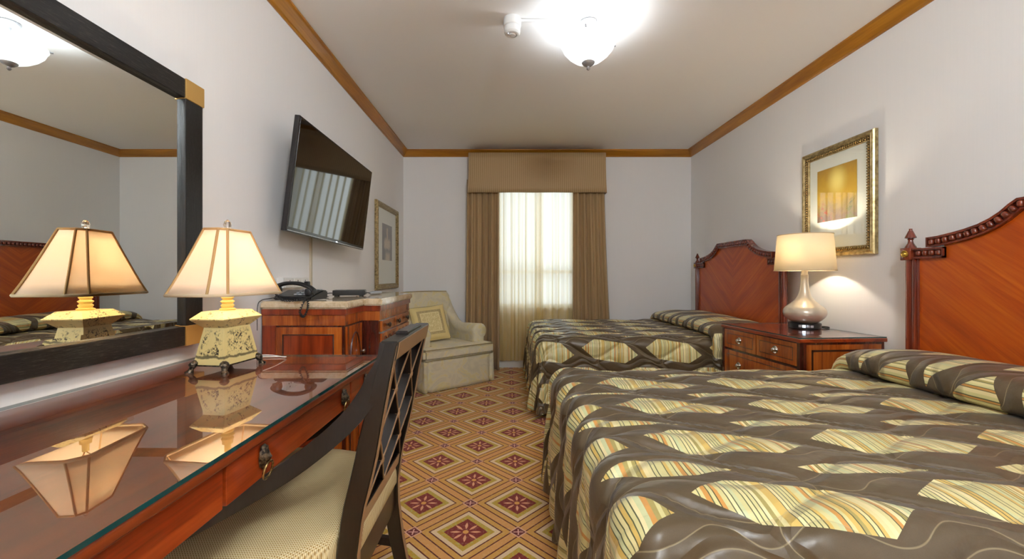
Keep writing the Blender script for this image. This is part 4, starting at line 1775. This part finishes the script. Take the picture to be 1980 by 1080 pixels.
for z, r in ((0.399, 0.180), (0.647, 0.161)):
    bm = bmesh.new()
    tube(bm, [(r * math.cos(2 * PI * k / 56), r * math.sin(2 * PI * k / 56), z) for k in range(56)], 0.003, 6, True)
    fin(bm, 'shade_rim', 'shade_hem', s_, smooth=60)
bm = bmesh.new()
for k in range(3):
    a = 2 * PI * k / 3
    tube(bm, [(0, 0, 0.635), (0.16 * math.cos(a), 0.16 * math.sin(a), 0.643)], 0.002, 6)
tube(bm, [(0, 0.0, 0.46), (0, 0.045, 0.50), (0, 0.045, 0.60), (0, 0, 0.635)], 0.002, 6)
fin(bm, 'shade_spider', 'nickel', nl_, smooth=60)
bm = bmesh.new()
bmesh.ops.create_uvsphere(bm, u_segments=14, v_segments=10, radius=0.028)
fin(bm, 'bulb', 'whiteplastic', nl_, loc=(0, 0, 0.49))
otube('cord', 'black', nl_, spline([(0.088, -0.03, 0.012), (0.125, -0.055, 0.010), (0.150, -0.06, 0.004), (0.150, -0.01, 0.004), (0.14, 0.06, 0.004), (0.13, 0.14, 0.004)]), 0.004, 6)
add_light('table_lamp_glow', 'POINT', (0, 0, 0.53), LAMP_NIGHT, (1.0, 0.87, 0.68), 0.03, parent=nl_)

# ================================================================== ARMCHAIR
ac = empty('armchair', (-0.738, 4.577, 0), math.radians(39.3), 'pale damask skirted armchair standing in the far left corner by the drapes', 'armchair')


def rrect(a, b, c, z, n=5):
    out = []
    for sx, sy, a0 in ((1, 1, 0), (-1, 1, PI / 2), (-1, -1, PI), (1, -1, 3 * PI / 2)):
        for k in range(n + 1):
            t = a0 + PI / 2 * k / n
            out.append((sx * (a - c) + c * math.cos(t), sy * (b - c) + c * math.sin(t), z))
    return out


# skirt: tapered plan, box pleats at the corners
def plan(y):
    """half width at depth y (-0.42 front .. 0.38 back)"""
    t = (y + 0.42) / 0.80
    return 0.42 - 0.07 * t


per = []
ptsb = [(-0.42, -0.42), (0.42, -0.42), (0.35, 0.38), (-0.35, 0.38)]
for k in range(4):
    a, b = Vector(ptsb[k]), Vector(ptsb[(k + 1) % 4])
    n = 36
    for i in range(n):
        t = i / n
        p = a.lerp(b, t)
        d = (b - a).normalized()
        nrm = Vector((d.y, -d.x))
        L = (b - a).length
        e = min(t, 1 - t) * L
        per.append((p, nrm, e, t * L))
bm = bmesh.new()
NJ = 9


def skf(i, j):
    p, nrm, e, s = per[i]
    t = j / (NJ - 1)
    o = 0.012 * (1 - t) + 0.004 * math.sin(s * 18) * (1 - t) - (0.030 * math.exp(-((e - 0.05) / 0.012) ** 2)) * (1 - t * 0.5)
    return (p.x + nrm.x * o, p.y + nrm.y * o, 0.006 + t * 0.305)


grid(bm, len(per), NJ, skf, None, close_u=True)
sk_ = fin(bm, 'skirt', 'damask', ac, smooth=60)
md = sk_.modifiers.new('thickness', 'SOLIDIFY')
md.thickness = 0.006
bm = bmesh.new()
prism(bm, [(-0.405, -0.41), (0.405, -0.41), (0.34, 0.37), (-0.34, 0.37)], 'z', 0.05, 0.312, 0.01)
fin(bm, 'seat_base', 'damask', ac)
for sx in (-0.3, 0.3):
    for sy in (-0.32, 0.3):
        obox('leg', 'ebony', ac, sx - 0.02, sx + 0.02, sy - 0.02, sy + 0.02, 0, 0.06, 0.003)
# T-shaped seat cushion
tc = [(-0.425, -0.435), (0.425, -0.435), (0.418, -0.26), (0.275, -0.25), (0.255, 0.18), (-0.255, 0.18), (-0.275, -0.25), (-0.418, -0.26)]
bm = bmesh.new()
prism(bm, tc, 'z', 0.305, 0.420)
bmesh.ops.recalc_face_normals(bm, faces=bm.faces)
bmesh.ops.bevel(bm, geom=[e for e in bm.edges], offset=0.026, segments=4, affect='EDGES')
cu = fin(bm, 'seat_cushion', 'damask', ac, smooth=50)
for z in (0.414, 0.311):
    bm = bmesh.new()
    P = []
    for k in range(8):
        a, b, c = Vector(tc[k - 1]), Vector(tc[k]), Vector(tc[(k + 1) % 8])
        P += [b + (a - b).normalized() * 0.02, b + (c - b).normalized() * 0.02]
    tube(bm, [(p.x * 0.988, p.y * 0.988, z) for p in P], 0.005, 6, True)
    fin(bm, 'piping', 'piping', cu, smooth=60)
# rolled arms rising into the back
for s in (-1, 1):
    secs = []
    for k in range(15):
        t = k / 14
        y = -0.27 + t * 0.62
        zt = 0.615 + 0.30 * max(0, (t - 0.52) / 0.48) ** 1.7
        cx = s * (0.335 - 0.055 * t)
        rr = 0.086 - 0.03 * t
        roll = []
        for q in range(15):
            a = -0.95 + (PI + 1.5) * q / 14
            roll.append((cx + s * (0.012 + rr * math.cos(a)), zt - 0.085 + rr * math.sin(a)))
        ring = [(cx + s * 0.060, y, 0.27)] + [(x, y, z) for x, z in roll] + [(cx - s * 0.068, y, 0.27)]
        secs.append(ring)
    c0 = secs[0]
    mid = Vector((sum(p[0] for p in c0) / len(c0), -0.30, sum(p[2] for p in c0) / len(c0)))
    cap_ = [tuple(mid + (Vector(p) - mid) * 0.82 + Vector((0, -0.0, 0))) for p in c0]
    cap_ = [(p[0], -0.285, p[2]) for p in cap_]
    bm = bmesh.new()
    loft(bm, [cap_] + secs)
    fin(bm, 'arm', 'damask', ac, smooth=55)
# back: slightly raked, wide at the top
secs = []
for k in range(13):
    t = k / 12
    z = 0.28 + t * 0.68
    yb = 0.25 + 0.12 * t
    hw_ = 0.285 + 0.035 * min(1, t * 1.2) - 0.03 * max(0, (t - 0.93) / 0.07)
    th = 0.075 - 0.02 * t - (0.02 if k == 12 else 0)
    rr = []
    for x, y, _ in rrect(hw_, th, min(th * 0.8, 0.05), 0, 4):
        rr.append((x, yb + y - 0.02 * (1 - (x / hw_) ** 2) * (1 if y < 0 else 0), z + (0.006 * (1 - (x / hw_) ** 2) if k >= 11 else 0)))
    secs.append(rr)
bm = bmesh.new()
loft(bm, secs)
bk_ = fin(bm, 'back', 'damask', ac, smooth=55)
otube('piping', 'piping', bk_, [(-0.275, 0.328, 0.955), (-0.1, 0.318, 0.962), (0.1, 0.318, 0.962), (0.275, 0.328, 0.955)], 0.005, 6)

# throw cushion leaning against the back
tcz = empty('throw_pillow', (0, 0, 0), 0, 'gold square cushion with medallion panel leaning on the armchair seat', 'cushion')
bm = bmesh.new()
N_ = 22
S_ = 0.205


def cush(side):
    def f(i, j):
        u, v = 2 * i / (N_ - 1) - 1, 2 * j / (N_ - 1) - 1
        k = (1 - abs(u) ** 2.6) * (1 - abs(v) ** 2.6)
        pin = 1 - 0.05 * (1 - u * u) * abs(v) ** 3
        pin2 = 1 - 0.05 * (1 - v * v) * abs(u) ** 3
        return (u * S_ * pin2, side * (0.062 * max(k, 0) ** 0.55), v * S_ * pin + S_)
    return f


for sd_ in (-1, 1):
    grid(bm, N_, N_, cush(sd_), lambda i, j: (i / (N_ - 1), j / (N_ - 1)))
fin(bm, 'cover', 'cushion', tcz, smooth=60, weld=True)
Mx = ac.matrix_basis @ Matrix.Translation((-0.085, -0.02, 0.432)) @ Matrix.Rotation(math.radians(-24), 4, 'X') @ Matrix.Rotation(math.radians(4), 4, 'Y')
Mx = Matrix.Translation((-0.738, 4.577, 0)) @ Matrix.Rotation(math.radians(39.3), 4, 'Z') @ Matrix.Translation((-0.085, -0.015, 0.428)) @ Matrix.Rotation(math.radians(-10), 4, 'Z') @ Matrix.Rotation(math.radians(-24), 4, 'X') @ Matrix.Rotation(math.radians(-5), 4, 'Y')
tcz.location = Mx.to_translation()
tcz.rotation_euler = Mx.to_euler()
otube('piping', 'piping', tcz, [(sx * S_ * 0.97, 0, S_ + sz * S_ * 0.97) for sx, sz in ((-1, -1), (-0.5, -0.985), (0, -0.98), (0.5, -0.985), (1, -1), (0.985, 0), (1, 1), (0, 0.98), (-1, 1), (-0.985, 0))], 0.004, 6, True)

# ================================================================== DESK CHAIR
dc = empty('desk_chair', (-0.36, 1.22, 0), 0, 'dark ebonised armchair with lattice back and woven seat pulled up to desk', 'chair')
CX, CY = -0.36, 1.22
# profile of the rear edge of the back posts (world x at height z)
PX = [(0.0, -0.302), (0.08, -0.320), (0.16, -0.341), (0.25, -0.358), (0.37, -0.372), (0.44, -0.373), (0.55, -0.359), (0.60, -0.346), (0.68, -0.327), (0.80, -0.306), (0.90, -0.287), (0.972, -0.272)]


def px_(z):
    for (z0, a), (z1, b) in zip(PX, PX[1:]):
        if z <= z1:
            return a + (b - a) * (z - z0) / (z1 - z0)
    return PX[-1][1]


YA, YC = 1.026, 1.440     # near / far post centres outside faces
PT, PD = 0.028, 0.052


def L_(x, y, z):
    return (x - CX, y - CY, z)


for y0, y1 in ((YA, YA + PT), (YC - PT, YC)):
    secs = []
    for k in range(25):
        z = 0.972 * k / 24
        x = px_(z)
        dpt = PD * (0.72 + 0.28 * min(1, z / 0.4)) if z < 0.4 else PD * (1 - 0.34 * max(0, (z - 0.72) / 0.25))
        c = 0.003
        secs.append([L_(x, y0 + c, z), L_(x, y1 - c, z), L_(x - c, y1, z), L_(x - dpt + c, y1, z), L_(x - dpt, y1 - c, z), L_(x - dpt, y0 + c, z), L_(x - dpt + c, y0, z), L_(x - c, y0, z)])
    bm = bmesh.new()
    loft(bm, secs)
    fin(bm, 'back_post', 'ebony', dc, smooth=30)
    # rubbed rear edge
    bm = bmesh.new()
    secs = []
    for k in range(25):
        z = 0.006 + 0.96 * k / 24
        x = px_(z)
        secs.append([L_(x + 0.0008, y0 + 0.003, z), L_(x + 0.0008, y1 - 0.003, z), L_(x - 0.001, y1 - 0.003, z), L_(x - 0.001, y0 + 0.003, z)])
    loft(bm, secs)
    fin(bm, 'worn_edge', 'ebony_rub', dc, smooth=30)


def slab(name, m, y0, y1, z0, z1, d0, d1, par=None, bev=0.003):
    """piece following the rake of the back: between rear-edge offsets d0 (rear) and d1 (front)."""
    bm = bmesh.new()
    secs = []
    for z in (z0, (z0 + z1) / 2, z1):
        x = px_(z)
        secs.append([L_(x - d0, y0, z), L_(x - d0, y1, z), L_(x - d1, y1, z), L_(x - d1, y0, z)])
    loft(bm, secs)
    bmesh.ops.recalc_face_normals(bm, faces=bm.faces)
    es = [e for e in bm.edges if len(e.link_faces) == 2 and e.calc_face_angle(0) > 0.8]
    bmesh.ops.bevel(bm, geom=es, offset=bev, segments=2, affect='EDGES')
    return fin(bm, name, m, par or dc, smooth=30)


tr = slab('top_rail', 'ebony', YA + 0.001, YC - 0.001, 0.925, 0.977, -0.002, 0.044)
slab('raised_tablet', 'ebony', 1.150, 1.325, 0.972, 0.987, 0.002, 0.038, tr)
slab('worn_face', 'ebony_rub', YA + PT * 0.6, YC - PT * 0.6, 0.930, 0.973, -0.0035, -0.0005, tr, 0.0004)
lr = slab('lower_rail', 'ebony', YA + PT - 0.002, YC - PT + 0.002, 0.500, 0.540, 0.006, 0.040)
slab('worn_face', 'ebony_rub', YA + PT, YC - PT, 0.503, 0.537, 0.0045, 0.007, lr, 0.0004)
# lattice: crossed diagonals with an inner diamond
yi0, yi1, zi0, zi1 = YA + PT - 0.003, YC - PT + 0.003, 0.538, 0.927
ym, zm = (yi0 + yi1) / 2, (zi0 + zi1) / 2


def lat(p, q, d0=0.006, d1=0.046):
    bm = bmesh.new()
    a, b = Vector((p[0], p[1])), Vector((q[0], q[1]))
    t = (b - a).normalized()
    n = Vector((-t.y, t.x)) * 0.0065
    secs = []
    for k in range(9):
        c = a.lerp(b, k / 8)
        x = px_(c.y)
        u, v = c + n, c - n
        secs.append([L_(x - d0, u.x, u.y), L_(x - d0, v.x, v.y), L_(x - d1, v.x, v.y), L_(x - d1, u.x, u.y)])
    loft(bm, secs)
    o = fin(bm, 'lattice_bar', 'ebony', dc, smooth=30)
    bm = bmesh.new()
    secs = []
    n2 = n * 0.45
    for k in range(9):
        c = a.lerp(b, k / 8)
        x = px_(c.y)
        u, v = c + n2, c - n2
        secs.append([L_(x - d0 + 0.002, u.x, u.y), L_(x - d0 + 0.002, v.x, v.y), L_(x - d0 - 0.001, v.x, v.y), L_(x - d0 - 0.001, u.x, u.y)])
    loft(bm, secs)
    fin(bm, 'worn_ridge', 'ebony_rub', o, smooth=30)


for p, q in (((yi0, zi0), (yi1, zi1)), ((yi0, zi1), (yi1, zi0)), ((yi0, zm), (ym, zi1)), ((ym, zi1), (yi1, zm)), ((yi1, zm), (ym, zi0)), ((ym, zi0), (yi0, zm))):
    lat(p, q)
for fy, fz in ((0, 0), (-1, 1), (1, 1), (-1, -1), (1, -1)):
    y, z = ym + fy * (yi1 - yi0) / 4, zm + fz * (zi1 - zi0) / 4
    bm = bmesh.new()
    bmesh.ops.create_uvsphere(bm, u_segments=12, v_segments=8, radius=1)
    for v in bm.verts:
        v.co = Vector((v.co.x * 0.010, v.co.y * 0.010, v.co.z * 0.016))
    fin(bm, 'lattice_knot', 'ebony_rub', dc, loc=L_(px_(z) - 0.010, y, z), smooth=60)


# seat plan in world coordinates
def seat_plan(ins=0.0, rear=0.0):
    left = [(-0.376 - rear * 0.4, 0.184), (-0.424, 0.188), (-0.428, 0.235), (-0.46, 0.258), (-0.52, 0.292), (-0.62, 0.322), (-0.74, 0.338), (-0.86, 0.338), (-0.905, 0.325), (-0.925, 0.29)]
    L2 = [(x, h - ins) for x, h in left]
    return [(x, CY + 0.013 - h) for x, h in L2] + [(x, CY + 0.013 + h) for x, h in L2[::-1]]


bm = bmesh.new()
sp_ = seat_plan(0.012, 0.012)
rng_ = [(0.350, 1.0), (0.430, 1.0)]
secs = []
for z, k in rng_:
    secs.append([L_(x, y, z) for x, y in sp_])
loft(bm, secs)
bmesh.ops.recalc_face_normals(bm, faces=bm.faces)
fin(bm, 'seat_frame', 'ebony', dc, smooth=30)
bm = bmesh.new()
sp0 = [Vector((x, y, 0)) for x, y in seat_plan(0.0, 0.0)]
# resample outline
P = []
L = len(sp0)
for i in range(L):
    a, b = sp0[i], sp0[(i + 1) % L]
    m_ = max(1, int((b - a).length / 0.03))
    P += [a.lerp(b, k / m_) for k in range(m_)]
cen = Vector((-0.66, CY + 0.013, 0))
secs = []
for k, z in ((0.985, 0.428), (1.0, 0.436), (1.002, 0.455), (0.997, 0.475), (0.985, 0.487), (0.95, 0.496), (0.85, 0.501), (0.6, 0.507), (0.35, 0.511), (0.1, 0.512)):
    secs.append([L_(cen.x + (p.x - cen.x) * k, cen.y + (p.y - cen.y) * k, z) for p in P])
loft(bm, secs)
fin(bm, 'seat_cushion', 'weave', dc, smooth=70)
for s in (-1, 1):
    bm = bmesh.new()
    pts = spline([(-0.293, 0.965, 0.193), (-0.312, 0.915, 0.193), (-0.340, 0.852, 0.193), (-0.382, 0.792, 0.197), (-0.44, 0.736, 0.206), (-0.52, 0.675, 0.220), (-0.60, 0.628, 0.238), (-0.70, 0.577, 0.268), (-0.80, 0.53, 0.300), (-0.875, 0.48, 0.315), (-0.895, 0.40, 0.314)], 4)
    secs = []
    for i, p in enumerate(pts):
        x, z, h = p.x, p.y, p.z
        t = i / (len(pts) - 1)
        a = pts[max(i - 1, 0)]
        b = pts[min(i + 1, len(pts) - 1)]
        tx, tz = (b.x - a.x), (b.y - a.y)
        n = math.hypot(tx, tz)
        nxx, nz = -tz / n, tx / n
        wd = (0.026 - 0.006 * t) * min(1, 0.35 + t * 4)
        y = CY + 0.013 + s * h
        hw_ = 0.0132
        secs.append([L_(x + nxx * wd, y - hw_, z + nz * wd), L_(x + nxx * wd, y + hw_, z + nz * wd), L_(x - nxx * wd, y + hw_, z - nz * wd), L_(x - nxx * wd, y - hw_, z - nz * wd)])
    loft(bm, secs)
    bmesh.ops.recalc_face_normals(bm, faces=bm.faces)
    fin(bm, 'arm', 'ebony', dc, smooth=30)
    bm = bmesh.new()
    yy = CY + 0.013 + s * 0.30
    secs = []
    for z, r in ((0.43, 0.022), (0.34, 0.021), (0.0, 0.013)):
        secs.append([L_(-0.885 - r, yy - r, z), L_(-0.885 + r, yy - r, z), L_(-0.885 + r, yy + r, z), L_(-0.885 - r, yy + r, z)])
    loft(bm, secs)
    fin(bm, 'front_leg', 'ebony', dc, smooth=30)
    bm = bmesh.new()
    ya = YA + 0.014 if s < 0 else YC - 0.014
    ap = Vector(L_(px_(0.22) - 0.03, ya, 0.225))
    bp = Vector(L_(-0.885, yy, 0.225))
    dv = (bp - ap).normalized()
    pn = Vector((-dv.y, dv.x, 0)) * 0.009
    up = Vector((0, 0, 0.013))
    loft(bm, [[tuple(c + pn + up), tuple(c - pn + up), tuple(c - pn - up), tuple(c + pn - up)] for c in (ap, bp)])
    fin(bm, 'side_stretcher', 'ebony', dc, smooth=30)
